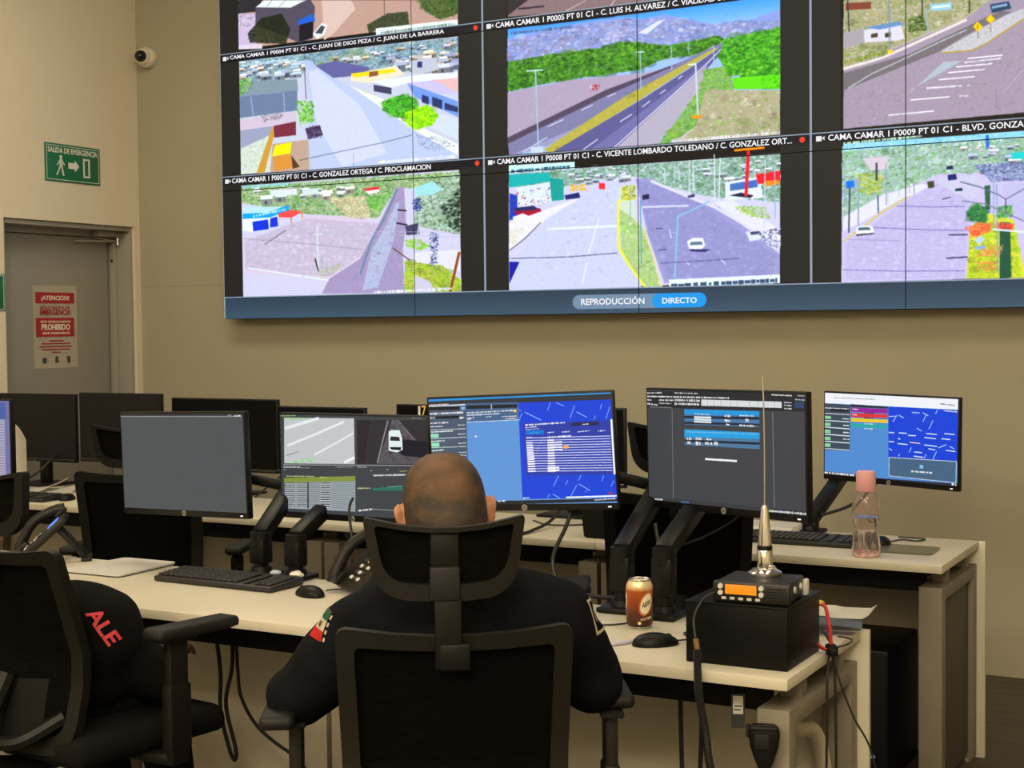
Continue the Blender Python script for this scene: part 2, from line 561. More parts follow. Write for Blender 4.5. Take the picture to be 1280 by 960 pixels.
def paint(A, ops, rng):
    for line in ops.strip().splitlines():
        t = line.split()
        op = t[0]
        if op == 'P':
            fill(A, [tuple(map(float, s.split(','))) for s in t[2:]], hexc(t[1]))
        elif op == 'G':
            fill(A, [tuple(map(float, s.split(','))) for s in t[3:]], hexc(t[1]), hexc(t[2]))
        elif op == 'L':
            P = [tuple(map(float, s.split(','))) for s in t[3:]]
            for a, b in zip(P, P[1:]):
                seg(A, a, b, float(t[2]), hexc(t[1]))
        elif op == 'B':
            n, r0, r1 = int(t[1]), float(t[2]), float(t[3])
            cs = [hexc(c) for c in t[4].split(',')]
            P = [tuple(map(float, s.split(','))) for s in t[5:]]
            q = np.array(P)
            lo, hi = q.min(0), q.max(0)
            xy = rng.uniform(lo, hi, (n * 10, 2))
            xy = xy[inside(xy[:, 0], xy[:, 1], P)][:n * (5 if n >= 100 else 3)]
            sp = float(np.max(np.std(np.array(cs), axis=0)))
            al = 0.6 if sp > 0.07 else 0.3
            if n >= 100:
                fill(A, P, np.clip(np.mean(cs, axis=0) * 0.93, 0, 1), None, 0.72)
                for x, y in rng.uniform(lo, hi, (n // 3, 2)):
                    if sp > 0.07 and inside(np.array([x]), np.array([y]), P)[0]:
                        r = rng.uniform(r1 * 0.9, r1 * 1.9)
                        fill(A, [(x + r * math.cos(a) * rng.uniform(0.7, 1.2), y + 0.6 * r * math.sin(a) * rng.uniform(0.7, 1.2)) for a in np.arange(9) * 0.698], np.clip(cs[rng.integers(len(cs))] * rng.uniform(0.6, 1.2), 0, 1), None, 0.35)
            for x, y in xy:
                r = rng.uniform(r0, r1) * 0.62
                k = rng.uniform(0.3, 0.75)
                c = cs[rng.integers(len(cs))] * rng.uniform(0.88, 1.1)
                m = 7
                th = rng.uniform(0, 6.28)
                pts = [(x + r * rng.uniform(0.6, 1.1) * math.cos(th + 6.283 * i / m), y + r * k * rng.uniform(0.6, 1.1) * math.sin(th + 6.283 * i / m)) for i in range(m)]
                fill(A, pts, np.clip(c, 0, 1), None, al)
        elif op == 'T':
            a, b = [tuple(map(float, s.split(','))) for s in t[3:]]
            h = float(t[2])
            l = math.hypot(b[0] - a[0], b[1] - a[1]) or 1
            d = ((b[0] - a[0]) / l, (b[1] - a[1]) / l)
            s = 0.0
            c = hexc(t[1])
            while s < l:
                e = min(l, s + h * rng.uniform(0.4, 1.5))
                hh = h * rng.uniform(0.55, 0.95)
                seg(A, (a[0] + d[0] * s, a[1] + d[1] * s), (a[0] + d[0] * e, a[1] + d[1] * e), hh, c * rng.uniform(0.85, 1.0))
                s = e + h * rng.choice([0.12, 0.12, 0.2, 0.5])
        elif op == 'K':
            # little houses: pale roof, darker front
            n, w0, w1 = int(t[1]), float(t[2]), float(t[3])
            cs = [hexc(c) for c in t[4].split(',')]
            P = [tuple(map(float, s_.split(','))) for s_ in t[5:]]
            q = np.array(P)
            xy = rng.uniform(q.min(0), q.max(0), (n * 4, 2))
            xy = xy[inside(xy[:, 0], xy[:, 1], P)][:n]
            for x, y in xy[np.argsort(xy[:, 1])]:
                k = 0.5 + 0.7 * (y - q[:, 1].min()) / max(1.0, np.ptp(q[:, 1]))
                w = rng.uniform(w0, w1) * k
                h = w * rng.uniform(0.22, 0.4)
                c = cs[rng.integers(len(cs))]
                sk = rng.uniform(-0.3, 0.3) * w
                fill(A, [(x, y), (x + w, y), (x + w, y + h * 1.1), (x, y + h * 1.1)], c * rng.uniform(0.55, 0.8), None, 0.9)
                fill(A, [(x + sk * 0.4, y - h * 0.7), (x + w + sk * 0.4, y - h * 0.7), (x + w * 1.04, y), (x - w * 0.04, y)], np.clip(c * 1.12, 0, 1), None, 0.9)
                if w > 7:
                    fill(A, [(x + w * 0.3, y + h * 0.3), (x + w * 0.5, y + h * 0.3), (x + w * 0.5, y + h * 0.85), (x + w * 0.3, y + h * 0.85)], c * 0.3, None, 0.8)
        elif op == 'H':
            n, fr = int(t[2]), float(t[3])
            q = [np.array(tuple(map(float, s.split(',')))) for s in t[4:]]
            for i in range(n):
                a0, a1 = i / n, (i + fr) / n
                fill(A, [tuple(q[0] + (q[3] - q[0]) * a0), tuple(q[1] + (q[2] - q[1]) * a0), tuple(q[1] + (q[2] - q[1]) * a1), tuple(q[0] + (q[3] - q[0]) * a1)], hexc(t[1]))


def picture(name, A):
    H, W = A.shape[:2]
    im = bpy.data.images.new(name, W, H)
    px = np.ones((H, W, 4), np.float32)
    px[..., :3] = np.clip(A[::-1], 0, 1)
    im.pixels.foreach_set(px.ravel())
    im.update()
    im.pack()
    return im


OPS = {}
OPS['wall'] = """
P b9a096 53,144 587,205 586,246 50,246
B 60 1.5 4.5 c8aaa0,a89090,b8a8a0 250,167 498,195 587,231 392,240 271,250
P d2bfb8 267,169 339,177 349,196 294,239 271,250
P c8bcd4 52,172 101,177 99,249 50,246
P 3c3c42 53,144 116,151 101,173 52,172
B 50 1.6 4.8 a9a3b0,e0d8e8,6b7068 52,172 112,176 112,202 51,200
P 5f5a66 98,163 239,165 250,180 243,243 209,248 97,200
P dfe6e6 98,164 122,152 228,164 188,175
L 9aa4a8 1.6 142,154 127,166
L 9aa4a8 1.5 177,158 159,170
P d8d0dc 51,237 114,241 114,251 50,246
B 160 2.1 6.3 232d1e,37412d,191e19,2d3a28 112,188 165,184 187,219 175,247 82,235 76,216
P 3c6ebe 207,203 244,193 250,207 230,221 207,212
P 282832 210,212 244,209 243,241 209,246
P e1e4e8 243,234 266,214 280,220 271,239 254,246
P 50545e 249,233 265,219 274,223 266,236
B 120 2.0 5.4 28372a,46553c,334530 376,230 424,213 472,214 476,241 402,241 381,248
L 786e6e 2.4 418,186 418,217
B 150 1.9 5.7 46603c,5b7048,33482c,708050 498,195 587,205 587,231 548,238 513,219
P e1ebe8 397,239 586,242 586,254 397,252
T 96aaa5 5.8 408,249 579,250
P c8cddc 51,270 586,274 585,510 50,507
B 520 1.6 5.8 5a82a0,96bec8,466e5a,c8d7dc,6e8caa,88a8b0,d8d8d8 51,270 586,276 585,334 336,328 236,301 214,313 50,326
B 60 2.0 7.1 9aa85a,70a050,c0b890 242,297 359,272 391,289 314,308
K 70 11.6 25.4 b8c4d4,9aa4b4,e0e4e8,a8b8c8,d8ccc0,8890a8 53,274 217,282 211,315 52,308
K 70 12.1 30.3 c8ccd8,e0e0e4,a8b0c4,d8d0c0,b8a898,9098b0 254,286 578,282 578,333 475,328 385,304 293,295
P bec8e1 222,295 248,298 346,356 478,442 583,501 583,510 230,508 228,419 235,383
P cdd4eb 231,310 253,307 357,388 420,486 311,506 251,420
P b4c3e1 223,283 242,290 253,305 222,300
P 8c9ba5 52,314 202,321 204,344 52,345
P 78879f 52,345 202,344 201,385 51,389
L a8b8c8 2.1 82,347 87,387
L a8b8c8 2.1 167,345 169,386
P cdc3d2 51,392 198,387 197,410 51,415
B 30 2.1 5.2 70707c,98909c 108,387 166,387 160,400 113,401
P a0a5b9 51,415 137,412 130,449 53,453
P 784150 139,412 197,407 197,435 141,436
B 60 2.1 5.3 7cc050,467f28,9ad050 50,307 86,310 85,329 52,342
B 90 2.6 6.6 6eb43c,46822a,96d250 201,366 241,370 243,411 206,415
L 605868 2.0 221,300 224,364
P 504664 220,423 257,419 265,440 228,446
B 30 2.0 4.6 302a3c,b0a8b8,806a80 223,418 262,419 262,444 225,444
P cdd7cd 53,453 130,430 129,504 50,507
B 60 1.6 4.8 a8b4b0,e8ece8,98a090 53,453 130,430 129,504 50,507
P b9a598 136,449 228,446 230,508 129,507
P be9b55 93,507 137,412 141,431 114,506
P c8965a 135,476 182,471 187,501 140,506
P fae11e 134,474 144,452 185,449 182,471
P 5c4838 184,475 205,500 187,503
P 70709a 248,298 298,293 380,314 379,328 292,327
P e1dcc8 336,324 444,316 464,336 384,346 336,337
P e1cd46 336,322 438,322 443,329 341,331
P 8c6450 380,323 401,323 401,332 379,333
P c0c4d0 475,310 537,310 542,334 496,338 480,333
P 404878 493,314 504,314 504,326 493,325
P e1e6f0 385,342 506,339 585,342 585,353 469,353 432,359
P 50506a 390,349 432,359 432,372 390,362
P c8c3e1 467,353 585,353 584,385 511,375
P dcbebe 521,352 585,353 584,383 547,360
P 82a0d7 469,353 584,398 584,428 485,381
P 3c466e 526,384 549,393 548,410 526,402
P 3c466e 503,378 518,384 518,399 502,393
P 3c466e 554,398 584,409 584,419 554,411
P ebf0eb 336,348 411,379 494,439 583,480 583,501 478,442
B 70 2.0 4.9 c8d8b0,a0c070,f0f0f0 336,342 411,375 494,430 473,437 389,377
P d0d8ea 484,398 584,432 583,471 525,445
B 150 2.4 7.3 50a046,78c850,3c7832 411,384 458,374 490,386 494,421 442,417 410,401
B 120 2.4 7.2 96d728,beeb3c,6eb428 463,410 515,399 538,420 525,439 484,444 463,427
B 70 1.9 5.7 6e7896,8c96b4 489,456 550,464 575,483 524,489 493,474
L 464e64 1.0 204,487 267,480 333,473 409,465 478,455
L bebec6 2.0 229,455 230,508
L 8c8ca0 1.0 339,481 339,508
T f0f4ff 6.8 398,503 580,503
T c0e0e8 6.3 57,280 180,280
P 8c7a7d 695,249 695,218 1227,279 1227,277 1090,262 695,249
P 8c7a7d 695,249 695,209 1227,233 1227,273
P 3c373c 695,216 747,218 695,247
L 3c3240 3.1 718,237 773,238
L b4a5a8 2.2 817,252 859,237
L c8bcbc 2.1 906,256 917,243
B 50 1.3 4.0 9c8a8c,7a6a6c 780,228 1048,251 1048,264 780,248
P a8c0f0 695,274 1227,271 1226,508 695,508
G 5aa0f5 b4cdfa 695,272 961,273 1227,270 1227,313 694,323
P 96a5d7 694,289 779,281 863,276 935,276 970,283 1014,280 1048,290 1090,302 1107,308 1132,305 1173,307 1227,294 1227,332 1048,333 694,331
B 260 2.3 9.9 8291c3,b4bee1,a096b4,98a8dc,c0c4dc 694,293 779,288 863,282 935,282 1014,286 1090,306 1227,313 1227,332 1048,331 694,329
P d8dce8 963,307 1001,290 1014,289 1005,295 979,311
B 420 2.7 9.0 3c6e28,5a9637,284f23,78aa46,4c8030 694,333 793,328 881,327 926,319 961,325 1026,335 1115,328 1128,336 1073,356 1013,358 961,373 825,377 693,388
P afa5b9 693,390 825,379 978,379 1022,374 916,405 692,480
B 60 1.8 6.3 a096a8,beb4c4 697,395 871,381 961,385 871,409 706,467
B 26 1.3 3.9 be3232,e8e4e4,a02830 864,394 880,390 889,395 884,402 866,403
P 8787a5 692,479 898,408 1048,365 1123,341 1128,345 1056,374 951,420 772,497 695,511
P 5f5569 692,475 898,403 1022,372 1039,370 898,414 692,487
P a0a0c0 696,509 824,471 951,424 934,423 777,497
P beb978 768,503 934,419 1047,373 1107,349 1115,350 1060,378 960,429 786,510
B 160 1.3 3.6 8ca03c,c8be6e,aa965a,e0d080 768,503 934,419 1047,373 1107,349 1115,350 1060,378 960,429 786,510
P 696991 782,511 969,426 1073,373 1125,345 1128,351 1069,406 1004,465 937,512
P 7c7ca4 861,512 1013,421 1090,373 1107,361 1069,406 1004,465 933,513
P b4afbe 915,511 1035,420 1094,377 1081,415 999,508
L e1e1f5 1.7 911,510 1034,419 1090,377 1125,347
B 260 1.7 5.8 78af4b,5a963c,aabe78,98b060 1001,508 1081,415 1090,385 1131,381 1144,421 1072,482 1025,506
P c8beb4 1072,482 1090,420 1226,432 1226,508 1025,510
B 120 1.6 6.6 aaa08c,82aa5a,d8d0c4,b8a898 1072,482 1090,420 1226,432 1226,508 1047,503
B 260 2.4 8.9 468c32,64b43c,326e28,80c050 1126,335 1173,331 1227,325 1226,416 1189,409 1136,397 1115,367
P 6ec832 1140,403 1227,405 1226,430 1144,423
B 30 2.0 5.5 468c32,326e28 1193,387 1227,386 1226,432 1189,427
L e6e6f5 1.7 849,509 881,491
L e6e6f5 1.7 925,463 949,451
L e6e6f5 1.7 969,440 985,430
L e6e6f5 1.7 1004,419 1015,413
L e6e6f5 1.7 1039,396 1047,391
L d6d6ea 1.8 725,504 777,480
L d6d6ea 1.8 777,461 811,450
L d6d6ea 1.7 848,436 871,428
L d6d6ea 1.7 900,416 917,411
L aabecd 3.1 753,353 758,509
L c8dce6 2.7 734,354 769,355
L aabecd 2.1 966,343 967,409
L c8dce6 2.1 957,341 974,342
L aabecd 2.1 1026,337 1027,379
L aabecd 1.6 1058,336 1059,354
L c8d2dc 3.3 1072,373 1076,464
L dce6eb 2.5 1058,373 1073,373
L aabecd 2.0 1106,343 1106,382
P e6963c 1064,463 1083,463 1083,469 1066,468
P c8d2e6 741,497 768,496 768,510 743,511
B 18 1.3 3.4 506438,6a7a48 932,414 952,408 956,421 938,423
T e8e8ee 6.6 1025,505 1226,504
T 6e82a8 6.3 701,281 831,282
P a59baa 1337,292 1727,307 1727,500 1336,506
P bcb6a4 1337,292 1626,312 1574,319 1534,345 1443,373 1336,408
B 300 1.4 5.4 6e8c46,aaa078,c8c3b9,d8d0c8,88985c,b8b0a8 1337,292 1626,312 1567,322 1534,343 1443,371 1336,405
P aaa5aa 1337,345 1372,341 1372,366 1336,373
P d7d7e1 1371,345 1432,341 1439,366 1429,368 1372,366
P 7896be 1372,341 1429,337 1439,343 1397,347
P 504638 1383,353 1394,352 1394,359 1383,359
P 504638 1406,354 1416,353 1416,361 1406,361
P 825046 1340,297 1383,300 1383,311 1340,309
B 70 1.7 4.9 3c5a28,5a7838,284020 1444,335 1467,331 1475,356 1446,356
B 60 1.8 5.0 788c3c,5c7430,a8a060 1336,394 1411,380 1411,391 1336,398
P a0cdeb 1480,315 1514,316 1514,327 1480,325
P f0f4f8 1484,319 1511,319 1511,322 1484,322
L e1dcd7 4.3 1336,406 1376,399 1404,393 1453,376 1538,346
P 7d787d 1446,392 1564,347 1590,338 1608,341 1534,372 1497,392 1336,442 1336,413
P b4bcc6 1446,456 1501,410 1531,411 1450,450
P c3c3c8 1497,392 1551,367 1600,345 1626,338 1626,353 1568,386 1544,395 1501,396
B 60 1.4 3.4 d8d8dc,a8a8ac 1501,393 1551,369 1626,340 1626,352 1568,384 1541,394
L b4963c 1.7 1499,395 1546,396 1571,386 1626,354
P 3c5064 1574,326 1603,324 1607,336 1577,340
P 90b0c8 1577,329 1600,327 1601,331 1577,333
L 787060 1.3 1555,366 1556,378
L 787060 1.3 1575,353 1575,370
P f5c314 1548,358 1555,351 1563,360 1555,367
P f5c314 1568,349 1575,342 1582,350 1575,356
L 3c3010 1.3 1555,355 1555,363
L f0f0fa 1.7 1539,408 1594,408
L f0f0fa 1.7 1534,414 1591,413
L f0f0fa 1.7 1521,420 1578,420
L f0f0fa 1.7 1508,428 1566,428
L f0f0fa 1.7 1494,438 1551,438
L f0f0fa 2.1 1474,450 1530,451
L f0f0fa 2.1 1448,467 1511,467
L f0f0fa 2.1 1411,489 1486,488
L e8e8f0 1.7 1538,451 1542,451
L e8e8f0 1.4 1526,467 1541,468
L 8296a5 2.4 1413,300 1414,386
P e8c83c 1411,382 1418,382 1418,388 1411,388
L 96b4be 2.1 1474,321 1476,364
L 3c3c3c 1.8 1344,293 1346,345
L 3c3c3c 1.7 1467,307 1467,334
L 3c3c3c 1.7 1542,315 1542,336
L d2d7dc 1.4 1344,439 1383,419 1443,397 1501,375 1538,362
B 90 1.4 7.2 9c92a4,b0a6b4,948a94 1340,451 1439,418 1443,498 1340,500
B 70 1.4 6.8 9c929c,8c848c 1534,416 1626,375 1627,492 1501,495
L 8c8494 1.3 1584,461 1584,488 1591,496
L b8b0bc 1.3 1594,469 1626,432
P cdcde1 52,530 585,529 587,767 52,764
B 520 2.1 6.9 5a9650,96b478,c8cdaa,467846,b4be96,78a860,d8dcc8 52,533 585,532 584,566 440,556 396,614 309,605 219,597 51,566
K 26 10.6 26.5 d7e1eb,c8d0c8,e8e0d8 63,538 310,542 354,560 287,564 68,562
P d7e1eb 128,544 197,544 197,557 128,556
P d0dce0 209,546 254,546 248,558 214,559
P dc3c46 362,554 397,551 402,558 375,566
P e8e0e0 365,558 400,556 401,561 375,566
B 120 2.0 6.0 cdc8aa,b4aa8c,e0dcc8 276,568 364,568 380,613 325,611
B 60 2.5 6.4 78c850,5aaa3c 370,572 424,566 402,601 375,595
P e1e6f0 54,599 147,598 147,612 123,625 79,628 54,625
P bedceb 55,575 168,580 121,590 55,590
P 32a0dc 55,589 121,590 175,576 176,587 127,600 54,600
T d0f0ff 5.3 82,596 168,585
P 1946be 80,607 121,604 123,624 82,627
P 1946be 127,602 145,599 147,619 126,621
P dc6464 147,593 179,587 211,592 182,603 150,601
L d08c64 3.1 181,602 182,619
L d08c64 3.1 209,593 210,612
P d2c8d8 219,601 309,605 401,623 357,698 273,732 53,712 55,641 161,631
B 130 3.1 13.3 c8bed2,dcd7eb,bcb4c8 219,606 401,625 351,688 273,727 59,707 60,646
P a59bb9 440,556 458,553 462,626 453,683 457,763 256,761 273,732 351,693 379,653 407,610
P b4bcd2 379,676 409,637 439,585 447,585 433,655 394,752 356,756
B 90 3.0 10.8 9c94b0,b0a8c8 379,658 439,580 454,678 447,754 306,755
L 788ca0 4.8 442,558 426,589 409,617 379,658 351,724
B 240 2.9 8.6 96af96,648264,c8d7cd,b0c4b8 487,578 523,550 585,536 586,653 542,644 481,631
B 90 3.8 9.4 14191a,1e2820 543,599 587,562 586,648 563,641
P aad7dc 482,558 523,547 549,564 523,574 484,574
B 40 1.9 4.8 2840a0,20244c,5058a0 476,582 497,579 497,605 481,604
P 505068 460,632 491,627 493,649 462,650
L 303038 2.9 439,625 465,630
L 303038 2.9 442,599 463,602
P dcdce6 485,684 585,683 585,724 521,714 474,701
B 60 2.9 7.7 8cc832,6eaa28 459,659 491,658 519,674 493,681 462,671
B 200 2.4 7.2 96be3c,c8c878,78a03c,b0b060 458,701 541,712 584,739 584,767 457,763
P c8c8d8 479,728 515,742 530,764 478,763
B 60 1.9 5.7 405080,2e3868,90a0c0 517,645 537,651 531,720 518,711
L bec8d2 3.3 498,599 482,684
L d2dce1 3.6 246,625 248,713
L d2dce1 2.5 238,639 258,640
L 3c323c 3.1 240,689 248,715
L 8cb4be 2.5 257,681 257,708
L 8c5a3c 6.1 583,687 561,765
L 705848 2.4 430,674 469,699
L 9696aa 1.1 55,641 229,659 395,679
L b8b8cc 1.0 252,637 417,641 586,649
L b8b8cc 1.0 252,642 417,647 586,658
L dce6f5 3.2 65,703 273,734
L a8a8c4 1.0 205,730 214,719
L 6e6e80 1.6 167,628 111,656
B 30 2.5 6.1 a8b878,98a868 245,712 307,701 296,718 256,731
T f0f4ff 6.9 383,761 566,757
T a8dce0 7.4 56,534 175,533
P cdcde6 694,542 959,541 1226,539 1225,758 691,765
B 620 1.8 6.4 a0beaa,648c6e,d2dce1,507850,88ac98,b8d4d8 694,544 933,542 1226,541 1226,623 1088,605 994,578 959,564 878,565 809,574 694,568
K 40 7.0 17.6 d0d8e8,b0b8cc,e8e8ec,a8b4c0 819,547 933,546 932,566 878,569 818,568
K 26 8.3 20.6 d0d8e8,e8e8ec,b8c4d0 1046,547 1226,543 1226,585 1122,587
P cdebf0 694,527 833,529 833,542 694,542
T 50788c 7.2 699,539 823,538
P 0aa5a5 694,545 781,546 783,562 694,569
P 149690 781,556 809,560 810,598 783,599
P d7e1eb 709,570 781,564 785,601 709,607
B 40 1.8 5.4 5064b4,e8e8f0,c05060 704,576 781,572 785,606 709,607
P 3c50aa 695,580 712,585 711,627 694,631
P 962846 704,612 759,611 771,626 714,628
P 3c3c64 704,608 747,606 757,613 709,615
P e6ebf5 701,625 723,619 747,629 737,635 704,632
P 32376e 811,590 841,586 844,596 814,598
B 40 1.8 4.4 f0c832,e88c28,a0b040 823,570 855,572 855,582 823,583
P e1e1e6 694,635 823,601 869,589 878,586 776,630 693,688
B 40 1.8 4.5 b4b880,d0c8a0 694,648 728,645 708,674 693,682
L 606070 1.8 693,688 728,666 761,638
P c8cde4 878,579 919,571 922,694 966,764 691,764 703,708 776,630
B 90 2.6 11.2 d2d7eb,bcc0dc 878,583 917,579 918,694 949,760 707,754 776,634
L dfe3f2 4.5 775,651 918,651
P 282f96 693,709 715,710 693,750
P cdd7c8 921,584 950,577 954,638 976,663 1006,765 973,765 922,702
B 150 1.7 4.3 8cbe5a,dcdcc8,b4be96,98c870 923,620 950,638 974,663 1002,761 975,763 926,702
L f5e150 3.4 921,604 919,686 936,715 973,765
L ebc8aa 2.1 969,659 987,704 1006,765
B 80 1.7 6.0 bebe50,788c3c,e0d860 927,581 955,577 954,604 927,606
P a0a0c8 955,567 986,569 1046,602 1114,626 1225,712 1225,753 1010,757 978,668
B 100 3.4 12.7 9898c4,acacd4 959,574 985,573 1088,624 1220,716 1212,746 1015,749 980,664
L d7d7eb 5.0 985,573 1046,600 1105,625 1226,697
P dcdce8 1105,617 1139,615 1212,661 1226,677 1226,693 1163,659
B 70 2.0 5.6 96be5a,78a048,b0c880 1139,625 1200,630 1208,651 1159,641
P dce1eb 1126,583 1188,577 1196,614 1126,615
P 5878b0 1135,587 1184,582 1186,595 1135,599
P 282a40 1134,607 1155,603 1178,609 1172,613
P d83a48 1182,573 1226,569 1226,587 1186,590
P e89038 1200,585 1224,585 1224,592 1200,594
L e13246 5.6 1169,531 1164,610
P f09628 1143,527 1198,526 1198,530 1143,531
L d7dce6 2.4 1106,533 1107,617
L d7dce6 2.4 1117,539 1114,622
L d7dce6 2.1 1059,542 1059,599
L d7dce6 2.1 1066,542 1067,596
L c8d2dc 1.7 1031,550 1030,582
L c8d2dc 1.7 1012,553 1012,581
L c8d2dc 1.7 1038,550 1042,578
L c8d2dc 2.0 1199,549 1197,668
L a0b4be 1.7 841,538 840,567
L a0b4be 2.1 945,577 944,646
L a0b4be 2.0 1216,557 1217,650
P ebf0fa 1054,684 1065,678 1084,679 1088,692 1082,699 1058,697
P 6e8296 1061,685 1082,685 1084,691 1059,691
P 46466e 1058,698 1098,699 1088,704 1062,702
P 323250 968,598 981,596 982,605 969,606
P dc4650 882,571 894,572 894,583 882,582
P 404868 1055,604 1069,600 1069,606 1057,607
L 96bed7 3.3 1037,638 1030,750
L 96bed7 2.9 1037,638 1059,631 1097,615
L 78a0b4 2.5 964,606 966,720
L e6e6f5 2.2 882,635 868,676 859,700
L e6e6f5 2.2 856,716 847,753
L e6e6f5 1.7 1020,661 1024,677
L e6e6f5 1.7 1052,718 1058,726
L e6e6f5 1.6 1117,718 1126,726
L 5a5a78 1.4 693,703 817,704 918,700
L 60608a 1.3 1002,721 1088,719 1151,717
L 60608a 1.7 998,697 1015,697
L 60608a 1.7 994,659 1007,659
L d2d7f0 3.4 968,619 1057,621
P d7dcf0 1163,671 1200,670 1206,684 1171,688
P 505070 1171,672 1188,671 1192,676 1173,677
P e1ebf5 1019,751 1225,747 1225,762 1019,766
T 50647d 8.3 1023,762 1220,757
B 60 2.4 5.6 d7dcf0,404468,f0f0f8,6a6a90 1184,676 1226,666 1225,704 1200,696
P c8c3e1 1334,535 1627,533 1728,531 1729,758 1627,762 1332,764
B 620 1.8 5.7 78aa6e,5a8c5a,b4cdaa,96bec8,c8d7e1,a0c898,e0e8ec 1334,537 1728,534 1728,610 1545,591 1494,591 1432,615 1336,662
P a0d2eb 1336,531 1627,530 1627,540 1443,541 1336,544
B 80 1.8 5.0 b8e0f0,70b0d0,d8ecf4 1336,534 1627,532 1627,544 1336,544
K 50 6.9 18.5 d0d8e8,b0b8d0,e8e8f0,c0ccd8 1494,545 1728,541 1728,583 1548,575
L 4678c8 5.4 1570,533 1571,553
P 14bebe 1608,564 1633,563 1633,574 1609,574
P d0c8d4 1369,557 1411,556 1411,577 1383,579
B 60 1.8 5.0 828cb4,9aa4c8 1336,584 1361,590 1354,627 1336,633
B 90 2.1 5.7 a8b450,8ca040,c8c878 1361,581 1404,588 1397,619 1361,617
P dcdceb 1336,676 1336,653 1404,619 1467,605 1487,613 1432,628 1361,667
L b0b0c0 1.1 1411,618 1411,632
L b0b0c0 1.0 1429,613 1429,626
L b0b0c0 1.0 1446,610 1446,620
L c8be8c 3.6 1336,695 1368,672 1404,647 1439,628 1487,614
P 2878dc 1340,594 1354,593 1355,604 1342,606
L 46505a 2.5 1347,605 1345,680
L 96a5b4 2.5 1363,589 1361,670
L 505a6e 2.1 1394,619 1395,650
L 96a5b4 1.8 1408,567 1408,637
L 46404c 3.2 1392,566 1392,596
L a0a8b0 1.7 1454,604 1454,622
P c8c3e4 1491,603 1545,609 1538,762 1334,764 1336,696 1432,633
B 120 2.7 10.3 d2cdeb,beb9dc 1491,606 1541,613 1535,760 1339,760 1340,698 1432,636
P c8c8dc 1494,596 1555,596 1568,611 1545,637 1491,605
P ebeef5 1358,672 1368,669 1385,671 1388,682 1358,685
P 5a6e78 1362,672 1379,672 1383,677 1361,677
P 404048 1358,683 1388,682 1388,684 1358,686
P 28326e 1508,593 1521,592 1523,601 1509,602
P c8d2dc 1518,615 1531,614 1534,623 1518,623
P 323c50 1520,616 1531,615 1532,620 1520,620
P 46503c 1475,602 1486,601 1487,612 1477,613
P 303658 1506,579 1516,578 1517,584 1506,584
B 170 1.7 4.0 96a0c8,5a6496,dce1eb,b8c0e0,404878 1548,579 1643,580 1643,608 1578,609
P bebedc 1591,612 1728,613 1728,679 1627,676 1608,657 1601,646
P c8cd5a 1545,678 1572,658 1611,670 1627,749 1627,763 1538,762
B 160 1.7 4.7 aad23c,78a03c,d2c86e,e8e060 1543,685 1611,674 1624,762 1540,760
P 3c6450 1566,614 1575,613 1575,652 1568,651
B 120 1.7 5.1 3c785a,64a05a,2c5c44 1538,653 1555,642 1571,652 1568,672 1542,667
B 90 1.7 5.0 3c785a,64a05a,88b060 1585,649 1608,647 1610,665 1585,667
P 325a4b 1590,673 1606,674 1608,762 1590,763
B 110 1.7 4.4 dc5050,f08c6e,c8aa5a 1542,681 1555,673 1578,676 1572,689 1548,694
B 60 1.7 4.0 dc5050,e87868 1585,673 1611,677 1609,687 1585,683
B 80 1.7 4.4 dc7864,b8b868,e8a080 1562,709 1596,710 1590,729 1555,726
B 70 1.7 4.4 e08870,a0b050 1552,736 1588,734 1587,749 1555,751
P becde1 1550,700 1560,693 1568,699 1558,708
P 90b0e0 1550,711 1568,709 1567,714 1552,716
L 96a5c3 2.0 1585,612 1587,752
L 96a5c3 2.0 1580,584 1581,686
L 707890 2.0 1528,605 1561,616 1585,628
L 707890 1.7 1585,627 1599,637 1627,622 1643,615
L 808898 2.0 1530,636 1568,643 1598,658 1627,673
L dce6f0 3.0 1578,684 1627,690
L 606880 1.7 1599,636 1599,661
L 6e6ea0 1.1 1386,673 1467,680 1535,684
L 6e6ea0 1.1 1334,742 1432,747 1535,749
L 6e6ea0 1.1 1425,639 1487,644 1535,645
L 404060 2.1 1506,728 1540,727
L 404060 2.1 1510,690 1540,691
L 404060 1.4 1499,632 1513,629
L 9c98bc 1.1 1343,691 1432,697
T d0ecd8 5.0 1336,530 1467,527
"""
OPS['A'] = """
P 4b4f53 -21,-25 700,-21 676,399 -50,427
P 2a2c30 -22,-9 665,-6 664,8 -23,6
L a0a4a6 2.2 -4,10 635,11
T f0f0f0 5.9 597,9 632,8
T 909498 8.0 566,7 586,7
"""
